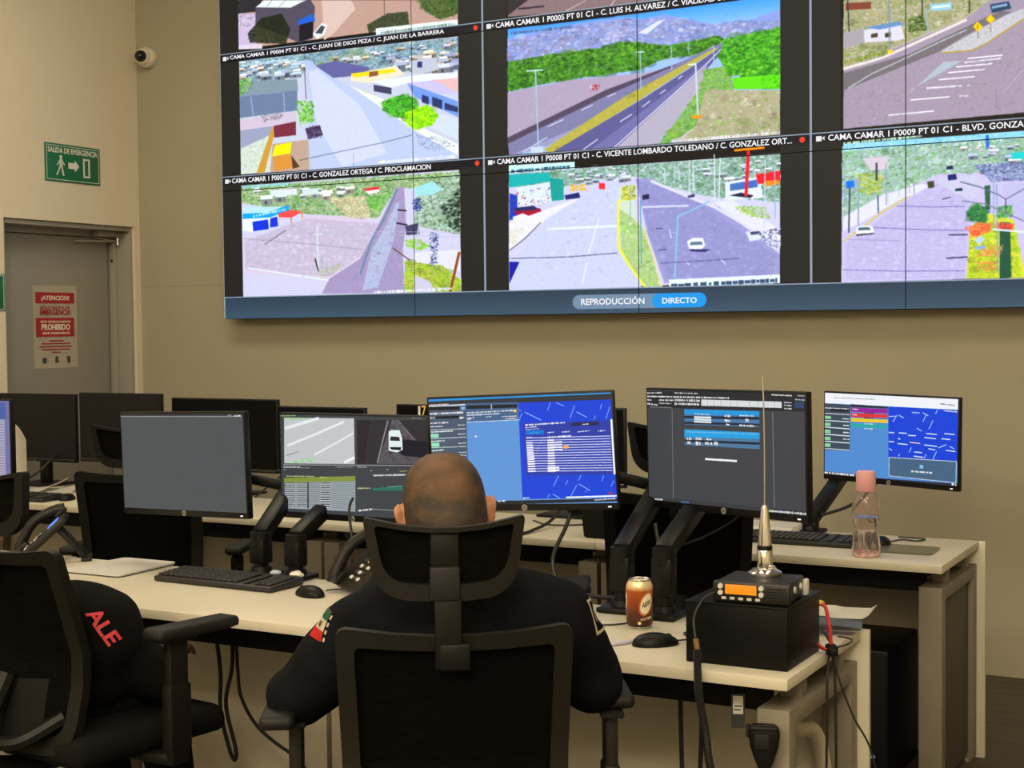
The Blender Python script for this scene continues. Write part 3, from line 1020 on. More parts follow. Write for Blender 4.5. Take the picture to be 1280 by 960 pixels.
OPS['B'] = """
P 3c4146 -14,-6 657,-20 653,348 -21,385
P c3c6c8 17,12 332,8 333,173 15,182
L ebebf0 8.3 30,116 160,70 288,21
L ebebf0 6.1 152,146 242,104 327,62
L f4f4f6 9.3 286,169 333,149
L e8ecf0 11.1 20,52 176,11
P 9696a0 22,151 88,133 76,140 26,155
B 40 3.5 8.3 96dc96,78c878,b4e8b4 22,179 152,155 159,173 22,181
B 30 2.8 5.5 78c85a,98e080 17,14 139,12 139,18 16,20
P 2d2a30 343,14 647,7 645,167 344,173
P 55525a 497,10 518,10 649,126 649,161 431,169
L 8c868e 5.8 479,13 457,79 431,166
L 78767c 2.6 497,10 490,90
L 6a6870 5.2 518,10 587,75 646,126
P 232028 346,17 404,15 373,172 344,173
B 60 5.2 16.8 48444c,6a666e,38343c 490,19 532,24 628,144 459,162
P 121023 538,77 639,83 646,115 628,139 545,136 510,119
P e1f0f0 481,52 493,46 528,46 538,77 539,115 517,125 480,120
P 1e1e32 489,69 526,70 528,84 487,84
P 0f0f1e 485,107 534,106 531,117 489,115
L a0a5a5 2.8 10,187 645,167
T e8e8e8 5.5 12,196 90,193
T b0b4b4 5.5 12,205 21,205
T a0a0a0 4.1 94,196 132,194
T a0a0a0 4.0 248,187 329,184
T a8b0b0 5.3 344,183 387,182
P 96a0a5 17,253 335,233 333,345 15,349
P 82913e 13,236 335,216 334,234 13,254
T c8d28c 4.8 25,229 151,225
T c8d28c 4.7 177,227 218,225
H eeeeee 12 .5 14,254 64,252 63,347 13,348
H 30363c 12 .35 14,254 64,252 63,347 13,348
H eeeeee 12 .5 72,252 118,250 116,344 70,346
H 30363c 12 .35 72,252 118,250 116,344 70,346
P 2a3038 120,247 126,247 125,344 118,344
H 787f86 12 .4 128,249 177,247 175,341 126,343
H f4f4f4 11 .6 182,247 222,245 220,340 180,341
H 20262c 11 .4 182,247 222,245 220,340 180,341
H 7c868c 13 .35 229,244 332,237 331,342 228,341
T d0d4d4 6.6 402,194 409,194
T d0d4d4 5.2 470,187 477,187
L b8c080 1.9 526,192 558,189
T e8e8e8 7.2 412,211 551,203
P 286e5f 408,257 536,242 655,231 654,250 536,260 408,266
L 78b0a0 2.0 473,250 536,243
T d8d898 6.0 343,260 401,257
T e8e8e8 8.0 345,341 407,332
L a0a4a8 2.0 407,332 535,332 626,329
T 90c070 4.8 -3,6 70,4
T 78807c 4.2 -5,31 5,31
T 78807c 4.2 -6,49 4,49
T 78807c 4.2 -6,68 4,68
T 78807c 4.2 -6,93 4,93
T 808080 6.4 581,2 623,1
"""
OPS['C'] = """
P 5f96d7 -10,-8 651,-13 657,369 -21,374
P 2896e1 -6,-7 643,-6 643,4 -7,7
P 32343c -7,7 643,4 643,25 -6,19
P 4b5a6e -6,19 136,18 124,351 -17,350
T f4d8e0 4.9 1,19 74,18
T f4f4ff 8.7 574,31 639,30
P e8f0fa -3,22 132,20 133,24 -3,25
P 191c20 0,25 112,28 111,38 -0,37
P 78b4f0 117,29 132,29 131,39 116,40
T f0f0fa 7.4 2,49 124,48
P 191c20 22,58 108,58 108,67 21,66
T e8e8f0 5.6 2,63 20,63
T f0f4fa 7.3 109,66 125,65
T f0f0fa 5.6 1,81 67,80
T f0f0fa 4.9 -0,93 47,92
T e8f0f0 4.3 101,90 128,90
L dcf0e6 1.9 -2,104 128,103
T f0fafa 5.6 0,111 84,109
P 96e6be -1,117 29,117 29,130 -2,130
T e8f0f0 4.3 99,121 127,120
L dcf0e6 1.9 -2,134 129,131
T f0fafa 5.6 -2,143 50,141
P 96e6be -1,148 29,147 30,161 -2,161
T e8f0f0 4.3 100,152 127,151
L dcf0e6 1.9 -3,164 128,163
T f0fafa 5.6 -2,175 44,172
T e8f0f0 4.3 100,183 126,182
L dcf0e6 1.9 -3,185 127,193
P 46648c 136,18 320,20 318,80 133,81
P 1c2028 137,25 224,26 223,38 136,37
P 1c2028 229,26 318,27 317,38 228,38
L e8f0fa 1.8 226,24 226,41
T f0f0f8 5.5 137,50 304,47
T f0f0f8 5.5 136,58 254,56
T e8e8f0 9.8 137,71 161,66
T e8e8f0 3.6 203,66 223,65
T e8e8f0 4.2 261,67 314,66
T e8e8f0 4.2 271,75 313,73
P ffd23c 304,45 313,44 313,53 304,54
L e8f4ff 1.8 133,81 318,79
P 1443d8 321,22 643,23 641,343 315,343
L 8cb4fa 2.4 434,25 421,51
L 8cb4fa 2.4 452,26 480,39
L 8cb4fa 2.3 516,37 498,79
L 8cb4fa 2.9 521,59 555,78
L 8cb4fa 2.3 608,36 602,53
L 8cb4fa 2.3 635,46 619,85
L 8cb4fa 2.3 584,73 579,86
L 8cb4fa 3.0 342,54 398,83
L 8cb4fa 2.4 332,58 319,84
L 8cb4fa 1.8 320,43 331,51
L 8cb4fa 2.4 446,267 426,303
L 8cb4fa 2.4 477,283 468,299
L 8cb4fa 2.3 523,267 514,285
L 8cb4fa 2.3 600,270 593,288
L 8cb4fa 2.4 507,299 485,335
L 8cb4fa 2.9 515,296 551,319
L 8cb4fa 2.3 634,287 623,306
L 8cb4fa 2.4 411,327 403,341
L 8cb4fa 3.0 423,328 446,343
L 8cb4fa 1.8 542,316 533,324
P 2a3ca8 333,90 634,89 635,267 334,266
T f0f4ff 6.6 341,97 478,93
T f0e8e8 4.8 341,106 383,103
P 1e2850 502,94 595,94 594,105 501,105
T e8e8f0 4.7 537,101 559,100
P 1278dc 341,116 404,115 404,129 342,130
T 50b4f0 3.6 355,125 385,123
T e8ecff 4.7 416,125 440,123
T e8ecff 4.7 467,124 494,123
T e8ecff 4.7 521,125 561,122
T e8ecff 4.7 590,124 616,123
T f0f4ff 3.0 342,113 389,110
H dce0ff 14 .3 340,139 631,140 631,261 339,258
T f8f8ff 4.8 342,139 364,139
T f8f8ff 8.3 414,140 498,138
H f8f8ff 13 .6 341,154 363,154 368,256 342,257
H f8f8ff 13 .6 415,147 438,147 437,258 410,258
H f8f8ff 4 .6 415,155 465,154 466,187 414,188
H f8f8ff 2 .6 409,239 450,238 451,254 409,255
P ffb450 470,169 486,169 487,178 470,179
P f8f8ff 634,87 640,87 641,266 634,267
T e8f0f8 5.4 317,341 340,339
L f4f8ff 5.3 467,340 641,337
P b03050 613,324 624,323 625,332 613,333
P 23262e -17,353 172,349 641,345 641,355 -18,365
T f0f4f8 7.3 228,350 254,348
T e0e4e8 5.3 563,350 635,346
P f8f8ff 160,128 167,127 166,133 160,133
"""
OPS['D'] = """
P 3e4146 -16,-6 675,-19 668,393 -28,457
P 23252a -7,4 647,-6 646,51 -6,57
T e8e8e8 5.4 0,10 65,8
T c8ccd0 5.2 122,7 221,7
T e8e8e8 5.4 518,4 594,5
T d0d0d0 4.0 616,4 642,5
T f0f0f0 6.2 0,21 353,18
T d8dce0 6.2 -0,32 20,33
T d8dce0 7.7 -1,45 46,48
T e0e0e0 6.1 52,32 117,31
T c0c4c8 5.3 52,42 108,42
T e8e8e8 8.3 122,30 229,30
T e8e8e8 8.3 121,42 229,41
T a0a4a8 3.1 10,55 108,55
P d7dce0 236,25 556,24 556,43 235,45
L 8c9096 1.4 263,25 262,45
L 8c9096 1.4 289,25 289,45
L 8c9096 1.4 316,24 316,44
L 8c9096 1.4 357,24 356,44
L 8c9096 1.4 383,24 383,44
L 8c9096 1.4 433,24 432,43
L 8c9096 1.4 464,24 464,43
L 8c9096 1.4 504,24 504,43
L 8c9096 1.4 529,24 529,43
T e0e4e8 4.7 565,26 593,26
T e0e4e8 4.7 565,34 593,35
T e0e4e8 4.7 565,44 593,44
P 28466e 605,22 639,23 639,42 604,41
T c0d8f0 6.0 607,16 641,17
L 787d82 2.3 110,57 108,349
L 787d82 2.7 521,56 522,345
P 4678aa 163,58 470,55 469,103 163,107
P 1e96dc 163,58 470,55 469,69 163,74
P 1c2430 163,79 469,73 469,81 163,87
P 1c2430 163,98 469,93 469,99 162,105
T d0e8f8 4.4 207,72 270,72
P e1e6eb 204,79 276,78 276,99 204,99
L 50647d 1.5 204,86 276,86
L 50647d 1.5 204,93 276,93
T f0f0f0 8.6 331,74 355,74
T f0f0f0 8.6 331,88 355,89
T f0f0f0 5.7 337,100 350,101
T f0f0f0 4.9 392,71 449,70
T f0f0f0 11.2 414,84 428,85
T f0f0f0 7.7 390,101 451,101
P 1ea0e1 162,122 470,120 469,140 161,147
T a0d8f8 3.0 171,130 462,125
P 4b78a0 162,147 469,140 469,171 162,172
P 1c2634 162,155 469,150 469,157 162,163
T f0f0f0 8.9 171,152 192,152
T f0f0f0 13.4 173,164 188,165
T f0f0f0 8.8 209,150 233,150
T f0f0f0 13.3 209,165 230,165
T f0f0f0 7.3 255,150 276,150
T f0f0f0 11.7 248,163 279,163
T f0f0f0 18.8 286,161 302,162
L eef0f2 6.6 248,213 378,212
P 34373c -14,350 644,345 645,369 -13,373
P 3c6496 140,354 177,354 175,371 139,370
T f0f0f0 7.0 -7,358 61,356
T f4f4f4 10.1 -2,366 135,367
T e8e8e8 7.6 502,356 641,354
T f0f0f0 9.3 621,363 642,365
"""
OPS['E'] = """
P 508cd2 -20,-17 662,-19 657,367 -17,390
P f0f4fa -20,-8 648,-6 646,43 -19,46
T b0b4bc 5.0 45,20 254,18
T a0a4ac 7.3 559,22 625,26
P 3c4b5a -14,47 129,48 127,248 -12,254
P 1c2024 29,63 125,66 124,79 29,80
T e8ecf0 6.0 -3,67 120,66
L e6ebf0 3.0 -8,91 126,91
L e6ebf0 4.0 -8,123 126,122
L e6ebf0 4.0 -8,152 127,153
L e6ebf0 4.0 -8,184 127,184
L e6ebf0 4.0 -8,215 127,215
L e6ebf0 3.0 -7,247 127,246
P 8cd2a0 -6,102 31,102 31,115 -6,115
P 8cd2a0 -6,132 29,132 29,146 -6,147
P 8cd2a0 -6,163 29,163 29,178 -6,178
P 8cd2a0 -5,195 29,194 29,209 -5,209
P 8cd2a0 -5,224 29,224 29,239 -5,239
T f0f0f0 6.9 88,110 124,110
T f0f0f0 6.9 94,139 124,139
T f0f0f0 6.9 94,170 125,170
T f0f0f0 6.9 94,199 125,199
P 283240 130,44 315,46 315,55 130,57
P 961e96 132,58 315,57 315,76 132,77
P e1323c 132,82 315,80 315,96 133,100
P f0c828 133,104 316,103 316,117 133,120
P 28aaaa 133,128 316,126 316,140 133,144
T 302028 5.8 198,79 244,78
T 302028 5.8 198,100 244,100
T f0f0f0 4.8 198,126 245,125
T f0f0f0 5.8 199,147 245,146
T f0f0f0 6.8 139,65 170,66
T f0f0f0 5.9 139,89 162,90
P 1443d8 317,46 649,45 649,258 319,262
L a0c0fa 4.6 429,65 466,65
L a0c0fa 4.6 481,64 506,75
L a0c0fa 3.7 497,70 481,102
L a0c0fa 3.6 548,48 539,66
L a0c0fa 3.7 528,93 509,131
L a0c0fa 3.8 359,79 340,110
L a0c0fa 4.7 367,80 391,90
L a0c0fa 3.8 319,88 355,85
L a0c0fa 4.6 453,130 476,141
L d0e0fa 4.7 368,155 406,155
L d0e0fa 4.7 320,156 346,156
L d0e0fa 4.6 497,150 546,151
L d0e0fa 4.5 580,145 627,146
L d0e0fa 4.7 412,163 449,162
L d0e0fa 4.6 488,167 542,169
L d0e0fa 4.7 364,180 376,181
L d0e0fa 4.5 567,167 608,168
L d0e0fa 4.7 320,195 346,195
L f0c0c0 4.7 420,192 469,193
L d0e0fa 4.7 363,201 410,202
L d0e0fa 4.6 488,198 548,201
L a0c0fa 4.6 554,206 590,190
L a0c0fa 4.5 605,196 626,206
L d0e0fa 4.5 588,214 631,216
L a0c0fa 3.7 428,213 418,235
L a0c0fa 4.7 321,224 337,233
L d0e0fa 4.6 442,231 479,232
L d0e0fa 4.6 508,213 539,216
L d0e0fa 4.7 440,249 485,251
L a0c0fa 3.7 546,222 529,255
L a0c0fa 3.7 498,236 489,256
L a0c0fa 3.8 375,245 365,255
T f0f4ff 6.3 577,50 644,52
P 466482 321,261 637,255 637,347 322,344
L c8d7e6 2.8 322,263 636,257 635,345 323,342 322,263
P 8cc0f0 468,284 485,284 485,298 468,298
T f0f4f8 9.3 429,314 526,313
P 28303c -12,348 158,348 159,363 -12,364
P 28303c 159,359 648,348 646,368 159,375
T f0f4f8 11.0 -2,354 153,354
T f0f4f8 10.8 616,352 637,354
"""
OPS['G'] = """
P 8c8cc8 525,-20 653,-20 653,430 525,430
P 5a78c8 525,0 621,10 621,78 525,78
H f0ecff 40 .5 525,78 614,78 614,352 525,352
P 3a3c50 525,352 653,352 653,430 525,430
"""


def wall_picture():
    rng = np.random.default_rng(3)
    A = np.zeros((810, 1920, 3), np.float32) + hexc('20201f')
    B = A.copy()
    paint(B, OPS['wall'], rng)
    # soft, slightly noisy camera pictures
    Q = np.pad(B, ((1, 1), (1, 1), (0, 0)), 'edge')
    B = B * 0.4 + 0.15 * (Q[:-2, 1:-1] + Q[2:, 1:-1] + Q[1:-1, :-2] + Q[1:-1, 2:])
    g = B.mean(2, keepdims=True)
    B = np.clip((g + (B - g) * 1.25 - 0.55) * 1.22 + 0.56, 0.02, 1.0)
    B += rng.normal(0, 0.018, B.shape[:2])[..., None]
    rows = ((144, 253), (268, 508), (526, 763))
    for i in range(3):
        for y0, y1 in rows:
            A[y0:y1, i * 640 + 52:i * 640 + 587] = B[y0:y1, i * 640 + 52:i * 640 + 587]
    A[0:144, 52:587] = hexc('b9a096')
    A[0:144, 692:1227] = hexc('9a8a8c')
    A[0:253, 1332:1867] = hexc('8a90a0')
    ln = hexc('93a3b8')
    for y in (252, 509):
        A[y + 2:y + 17] = hexc('10101c')
        A[y:y + 2] = ln
        for i in range(3):
            x = i * 640
            fill(A, circ(x + 625, y + 10, 5), hexc('fa4020'))
            A[y + 6:y + 15, x + 9:x + 19] = 0.93
            fill(A, [(x + 19, y + 10), (x + 24, y + 6), (x + 24, y + 14)], hexc('eeeeee'))
    for i in range(4):
        x = i * 640
        A[:764, max(0, x - 2):min(1920, x + 2)] = ln
    A[763:765] = ln
    for y in range(765, 810):
        t = (y - 765) / 45
        A[y] = hexc('2c4052') * (1 - t) + hexc('3c566c') * t
    A[763:, 0:3] = hexc('a0b4c0')

    def pill(x0, x1, y0, y1, c):
        r = (y1 - y0) / 2
        pts = [(x1 - r + r * math.cos(a), (y0 + y1) / 2 + r * math.sin(a)) for a in np.linspace(-1.57, 1.57, 12)]
        pts += [(x0 + r + r * math.cos(a), (y0 + y1) / 2 + r * math.sin(a)) for a in np.linspace(1.57, 4.71, 12)]
        fill(A, pts, hexc(c))
    pill(826, 1070, 775, 801, '7590ac')
    pill(986, 1090, 775, 801, '149af0')
    return picture('camera_pictures', A)


SCR = {}
_rng = np.random.default_rng(11)
for k, bg in (('A', '4b4f53'), ('B', '3c4146'), ('C', '5f96d7'), ('D', '3e4146'), ('E', '508cd2'), ('G', '8c8cc8')):
    A_ = np.zeros((360, 640, 3), np.float32) + hexc(bg)
    paint(A_, OPS[k], _rng)
    SCR[k] = screen_mat('screen_picture_' + k.lower(), picture('screen_' + k.lower(), A_), 0.6 if k == 'G' else 1.0)
M['wall_pic'] = screen_mat('camera_wall_picture', wall_picture(), 1.02)

# ------------------------------------------------------------------ the room
XL, YB, XR, YF, ZC = -5.842, 6.289, 3.6, -2.4, 3.95
DY0, DY1, DZ = 5.303, 6.245, 2.063


def struct(name, boxes, material, bev=0.0):
    bm = bmesh.new()
    for a, b in boxes:
        bx(bm, [(a[i] + b[i]) / 2 for i in range(3)], [b[i] - a[i] for i in range(3)], bev)
    o = fin(name, bm, material, smooth=False)
    o['kind'] = 'structure'
    return o


struct('floor', [((XL - 0.3, YF - 0.1, -0.1), (XR + 0.1, YB + 0.15, 0))], M['floor'])
struct('ceiling', [((XL - 0.3, YF - 0.1, ZC), (XR + 0.1, YB + 0.15, ZC + 0.1))], M['ceiling'])
struct('wall_back', [((XL - 0.3, YB, 0), (XR + 0.1, YB + 0.15, 1.726)), ((XL - 0.3, YB - 0.0015, 1.7265), (XR + 0.1, YB + 0.15, ZC))], M['wall_taupe'])
struct('wall_right', [((XR, YF, 0), (XR + 0.1, YB, ZC))], M['wall_cream'])
struct('wall_front', [((XL - 0.3, YF - 0.1, 0), (XR + 0.1, YF, ZC))], M['wall_cream'])
struct('wall_left', [((XL - 0.22, YF, 0), (XL, DY0, ZC)), ((XL - 0.22, DY0, DZ), (XL, DY1, ZC)), ((XL - 0.22, DY1, 0), (XL, YB, ZC))], M['wall_cream'])

door = bpy.data.objects.new('door_1', None)
COL.objects.link(door)
door['kind'] = 'structure'
bm = bmesh.new()
bx(bm, (XL - 0.172, (DY0 + DY1) / 2 - 0.02, 1.0), (0.045, 0.86, 2.0), 0.002)
fin('door_leaf', bm, M['door'], door)
bm = bmesh.new()
bx(bm, (XL - 0.108, DY1 - 0.012, DZ / 2), (0.18, 0.022, DZ - 0.004), 0.001)
bx(bm, (XL - 0.155, DY1 - 0.032, DZ / 2), (0.085, 0.02, DZ - 0.004), 0.001)
bx(bm, (XL - 0.108, DY0 + 0.012, DZ / 2), (0.18, 0.022, DZ - 0.004), 0.001)
bx(bm, (XL - 0.108, (DY0 + DY1) / 2, DZ - 0.014), (0.18, DY1 - DY0 - 0.05, 0.024), 0.001)
bx(bm, (XL - 0.165, (DY0 + DY1) / 2, DZ - 0.042), (0.05, DY1 - DY0 - 0.05, 0.035), 0.001)
fin('door_frame', bm, M['door_frame'], door)
bm = bmesh.new()
bx(bm, (XL - 0.10, DY1 - 0.10, DZ - 0.042), (0.05, 0.20, 0.03), 0.004)
closer = fin('door_closer', bm, M['door_frame'], door)
bm = bmesh.new()
bar(bm, (XL - 0.118, 5.90, 1.975), (XL - 0.10, 6.215, 1.985), 0.012, 0.008, 0.002)
bar(bm, (XL - 0.10, 6.215, 1.985), (XL - 0.112, 6.05, 1.998), 0.010, 0.006, 0.002)
cyl(bm, (XL - 0.10, 6.215, 1.962), (XL - 0.10, 6.215, 2.005), 0.011)
tag(fin('closer_arm', bm, M['steel'], closer), 'shiny steel closer arm')
bm = bmesh.new()
cyl(bm, (XL - 0.135, DY1 - 0.0435, 1.875), (XL - 0.135, DY1 - 0.0415, 1.875), 0.008)
fin('frame_hole', bm, M['black'], door)

# ------------------------------------------------------------------ video wall
VX, VY, VZ, PW, PH = -5.1406, 6.1655, 1.5361, 1.2135, 0.6827
vw = thing('tiled_screen', 'big video wall of street camera pictures hung on the taupe wall', 'video wall', (VX, VY, VZ))
vw['kind'] = 'thing'


def panel_meshes():
    g = 0.0022
    for r in range(3):
        for c in range(4):
            bm = bmesh.new()
            bx(bm, ((c + 0.5) * PW, 0.05, (r + 0.5) * PH), (PW - 0.0006, 0.096, PH - 0.0006), 0.001, seg=1)
            p = fin('display_panel', bm, M['bezel'], vw, smooth=False)
            me = bpy.data.meshes.new('screen')
            x0, x1, z0, z1 = c * PW + g, (c + 1) * PW - g, r * PH + g, (r + 1) * PH - g
            y = 0.0012
            me.from_pydata([(x0, y, z0), (x1, y, z0), (x1, y, z1), (x0, y, z1), (x0, 0.003, z0), (x1, 0.003, z0), (x1, 0.003, z1), (x0, 0.003, z1)], [],
                           [(0, 1, 2, 3), (5, 4, 7, 6), (4, 5, 1, 0), (3, 2, 6, 7), (4, 0, 3, 7), (1, 5, 6, 2)])
            uv = me.uv_layers.new(name='UVMap')
            for lp in me.loops:
                v = me.vertices[lp.vertex_index].co
                uv.data[lp.index].uv = (v.x / (4 * PW), v.z / (3 * PH))
            me.materials.append(M['wall_pic'])
            s = bpy.data.objects.new('screen', me)
            COL.objects.link(s)
            s.parent = p


panel_meshes()
cu, cv = PW / 480, PH / 270


def caption(body, x0, x1, yb, h, bold=0.012, name='caption'):
    # a line of the picture wall's own lettering, in picture-wall units
    txt(body, ((x0 + x1) / 2 * cu, 0.0004, (810 - yb + h / 2) * cv), (1, 0, 0), (0, 0, 1), (x1 - x0) * cu, h * cv, M['ui_white'], vw, name, bold, 0.0006)


caption('CAMA CAMAR 1 P0004 PT 01 C1 - C. JUAN DE DIOS PEZA / C. JUAN DE LA BARRERA', 28, 555, 267.5, 10.4)
caption('CAMA CAMAR 1 P0007 PT 01 C1 - C. GONZALEZ ORTEGA / C. PROCLAMACION', 28, 521, 524.2, 10.4)
caption('CAMA CAMAR 1 P0005 PT 01 C1 - C. LUIS H. ALVAREZ / C. VIALIDAD SUR', 669, 1140, 267.5, 10.4)
caption('CAMA CAMAR 1 P0008 PT 01 C1 - C. VICENTE LOMBARDO TOLEDANO / C. GONZALEZ ORT...', 669, 1247, 524.2, 10.4)
caption('CAMA CAMAR 1 P0009 PT 01 C1 - BLVD. GONZALEZ ORTEGA', 1310, 1712, 524.2, 10.4)
caption('REPRODUCCIÓN', 844, 971, 793.6, 14.4)
caption('DIRECTO', 1006, 1072, 793.6, 10.4, 0.016)

# ------------------------------------------------------------------ wall fittings
EX, EU = (0, 1, 0), (0, 0, 1)
sg = thing('exit_sign', 'green emergency exit sign with walking figure on the cream wall above the door', 'sign', (XL, 5.785, 2.373))
bm = bmesh.new()
bx(bm, (0.003, 0, 0), (0.005, 0.396, 0.200), 0.001)
fin('sign_plate', bm, M['green'], sg)
o0 = (0.0056, 0, 0)
bm = bmesh.new()
for a, b in ((rect(-0.188, 0.088, 0.188, 0.091), 0), (rect(-0.188, -0.091, 0.188, -0.088), 0), (rect(-0.188, -0.088, -0.185, 0.088), 0), (rect(0.185, -0.088, 0.188, 0.088), 0)):
    (y0, z0), (y1, z1) = a[0], a[2]
    bx(bm, (0.0058, (y0 + y1) / 2, (z0 + z1) / 2), (0.0006, y1 - y0, z1 - z0))
fin('sign_border', bm, M['sign_white'], sg, smooth=False)
txt('SALIDA DE EMERGENCIA', (0.0056, 0, 0.066), EX, EU, 0.355, 0.030, M['sign_white'], sg, bold=0.02)
flat('arrow', [(-0.035, 0.006), (0.012, 0.006), (0.012, 0.022), (0.042, -0.010), (0.012, -0.042), (0.012, -0.026), (-0.035, -0.026)], M['sign_white'], sg, o0, EX, EU)
flat('door_pictogram', rect(0.072, -0.066, 0.122, 0.036), M['sign_white'], sg, o0, EX, EU)
flat('doorway_pictogram', rect(0.083, -0.056, 0.108, 0.026), M['green'], sg, (0.0064, 0, 0), EX, EU)
bm = bmesh.new()
for P in (circ(-0.088, 0.031, 0.010), [(-0.097, 0.020), (-0.079, 0.020), (-0.076, -0.018), (-0.099, -0.018)],
          [(-0.097, 0.018), (-0.112, -0.004), (-0.118, -0.012), (-0.112, -0.015), (-0.104, -0.004), (-0.094, 0.008)],
          [(-0.080, 0.018), (-0.066, 0.000), (-0.060, -0.010), (-0.066, -0.013), (-0.074, -0.002), (-0.083, 0.008)],
          [(-0.099, -0.016), (-0.088, -0.016), (-0.102, -0.046), (-0.115, -0.066), (-0.124, -0.064), (-0.110, -0.042)],
          [(-0.090, -0.016), (-0.077, -0.016), (-0.072, -0.042), (-0.064, -0.066), (-0.075, -0.068), (-0.082, -0.044)]):
    bm.faces.new([bm.verts.new((0.0064, a, b)) for a, b in P])
fin('figure_pictogram', bm, M['sign_white'], sg, smooth=False)

s2 = thing('wall_sign', 'green sign on the cream wall left of the door, cut by the photo edge', 'sign', (XL, 5.155, 1.681))
bm = bmesh.new()
bx(bm, (0.003, 0, 0), (0.005, 0.285, 0.185), 0.001)
fin('sign_plate', bm, M['green'], s2)
bm = bmesh.new()
bx(bm, (0.0058, 0, 0.086), (0.0006, 0.272, 0.003))
bx(bm, (0.0058, 0, -0.086), (0.0006, 0.272, 0.003))
bx(bm, (0.0058, 0.1345, 0), (0.0006, 0.003, 0.169))
bx(bm, (0.0058, -0.1345, 0), (0.0006, 0.003, 0.169))
fin('sign_border', bm, M['sign_white'], s2, smooth=False)

ps = thing('notice', 'cream and red warning notice taped to the grey door', 'notice', (XL - 0.1488, 5.781, 1.504))
bm = bmesh.new()
sheet(bm, lambda u, v: Vector((0.0012 + 0.0015 * math.sin(3 * v) * u, (u - 0.5) * (0.312 + 0.004 * v), (v - 0.5) * 0.447)), 6, 8)
bmesh.ops.solidify(bm, geom=bm.faces[:], thickness=0.0006)
fin('notice_paper', bm, M['poster'], ps)
on = (0.0030, 0, 0)
flat('red_band', rect(-0.140, 0.128, 0.138, 0.187), M['red'], ps, on, EX, EU)
txt('¡ATENCIÓN!', (0.0040, 0, 0.157), EX, EU, 0.20, 0.037, M['poster'], ps, bold=0.02)
txt('SÓLO SALIDA DE', (0.0032, 0, 0.108), EX, EU, 0.215, 0.020, M['red'], ps, bold=0.02)
txt('EMERGENCIA', (0.0032, 0, 0.080), EX, EU, 0.222, 0.032, M['red'], ps, bold=0.03)
flat('red_band', rect(-0.140, -0.052, 0.134, 0.050), M['red'], ps, on, EX, EU)
txt('ESTÁ ESTRICTAMENTE', (0.0040, 0, 0.030), EX, EU, 0.215, 0.014, M['poster'], ps, bold=0.02)
txt('PROHIBIDO', (0.0040, 0, 0.000), EX, EU, 0.205, 0.034, M['poster'], ps, bold=0.03)
txt('ABRIR DIARIAMENTE', (0.0040, 0, -0.033), EX, EU, 0.20, 0.012, M['poster'], ps, bold=0.02)
for i, wd in enumerate((0.105, 0.205, 0.235, 0.20, 0.06)):
    flat('text_line', rect(-wd / 2, -0.077 - i * 0.0155, wd / 2, -0.071 - i * 0.0155), M['red'], ps, on, EX, EU)
flat('emblem', circ(-0.085, -0.180, 0.017, 9), M['ink'], ps, on, EX, EU)
flat('emblem', [(-0.004, -0.195), (-0.010, -0.190), (-0.006, -0.160), (0.014, -0.158), (0.012, -0.176), (0.018, -0.192)], M['ink'], ps, on, EX, EU)
flat('emblem', [(0.078, -0.195), (0.076, -0.160), (0.100, -0.160), (0.100, -0.195)], M['ink'], ps, on, EX, EU)

dc = thing('dome_camera', 'small cream turret security camera with black eye near the ceiling corner', 'camera', (-5.743, YB - 0.003, 3.004))
bm = bmesh.new()
ring_loft(bm, [[Vector((r * math.cos(t), y, r * math.sin(t))) for t in [6.28318 * i / 28 for i in range(28)]] for r, y in ((0.056, 0), (0.058, -0.012), (0.058, -0.03), (0.052, -0.042))])
fin('base_ring', bm, M['dome'], dc)
bm = bmesh.new()
bmesh.ops.create_uvsphere(bm, u_segments=28, v_segments=18, radius=0.049, matrix=Matrix.Translation((0, -0.048, 0)))
ball = fin('camera_ball', bm, M['dome'], dc)
bm = bmesh.new()
nd = Vector((0.34, -0.92, -0.04)).normalized()
cyl(bm, Vector((0, -0.048, 0)) + nd * 0.036, Vector((0, -0.048, 0)) + nd * 0.050, 0.033, 0.030, 28)
bmesh.ops.create_uvsphere(bm, u_segments=20, v_segments=12, radius=0.026, matrix=Matrix.Translation(Vector((0, -0.048, 0)) + nd * 0.040))
tag(fin('camera_eye', bm, M['lens'], ball), 'black glossy eye')

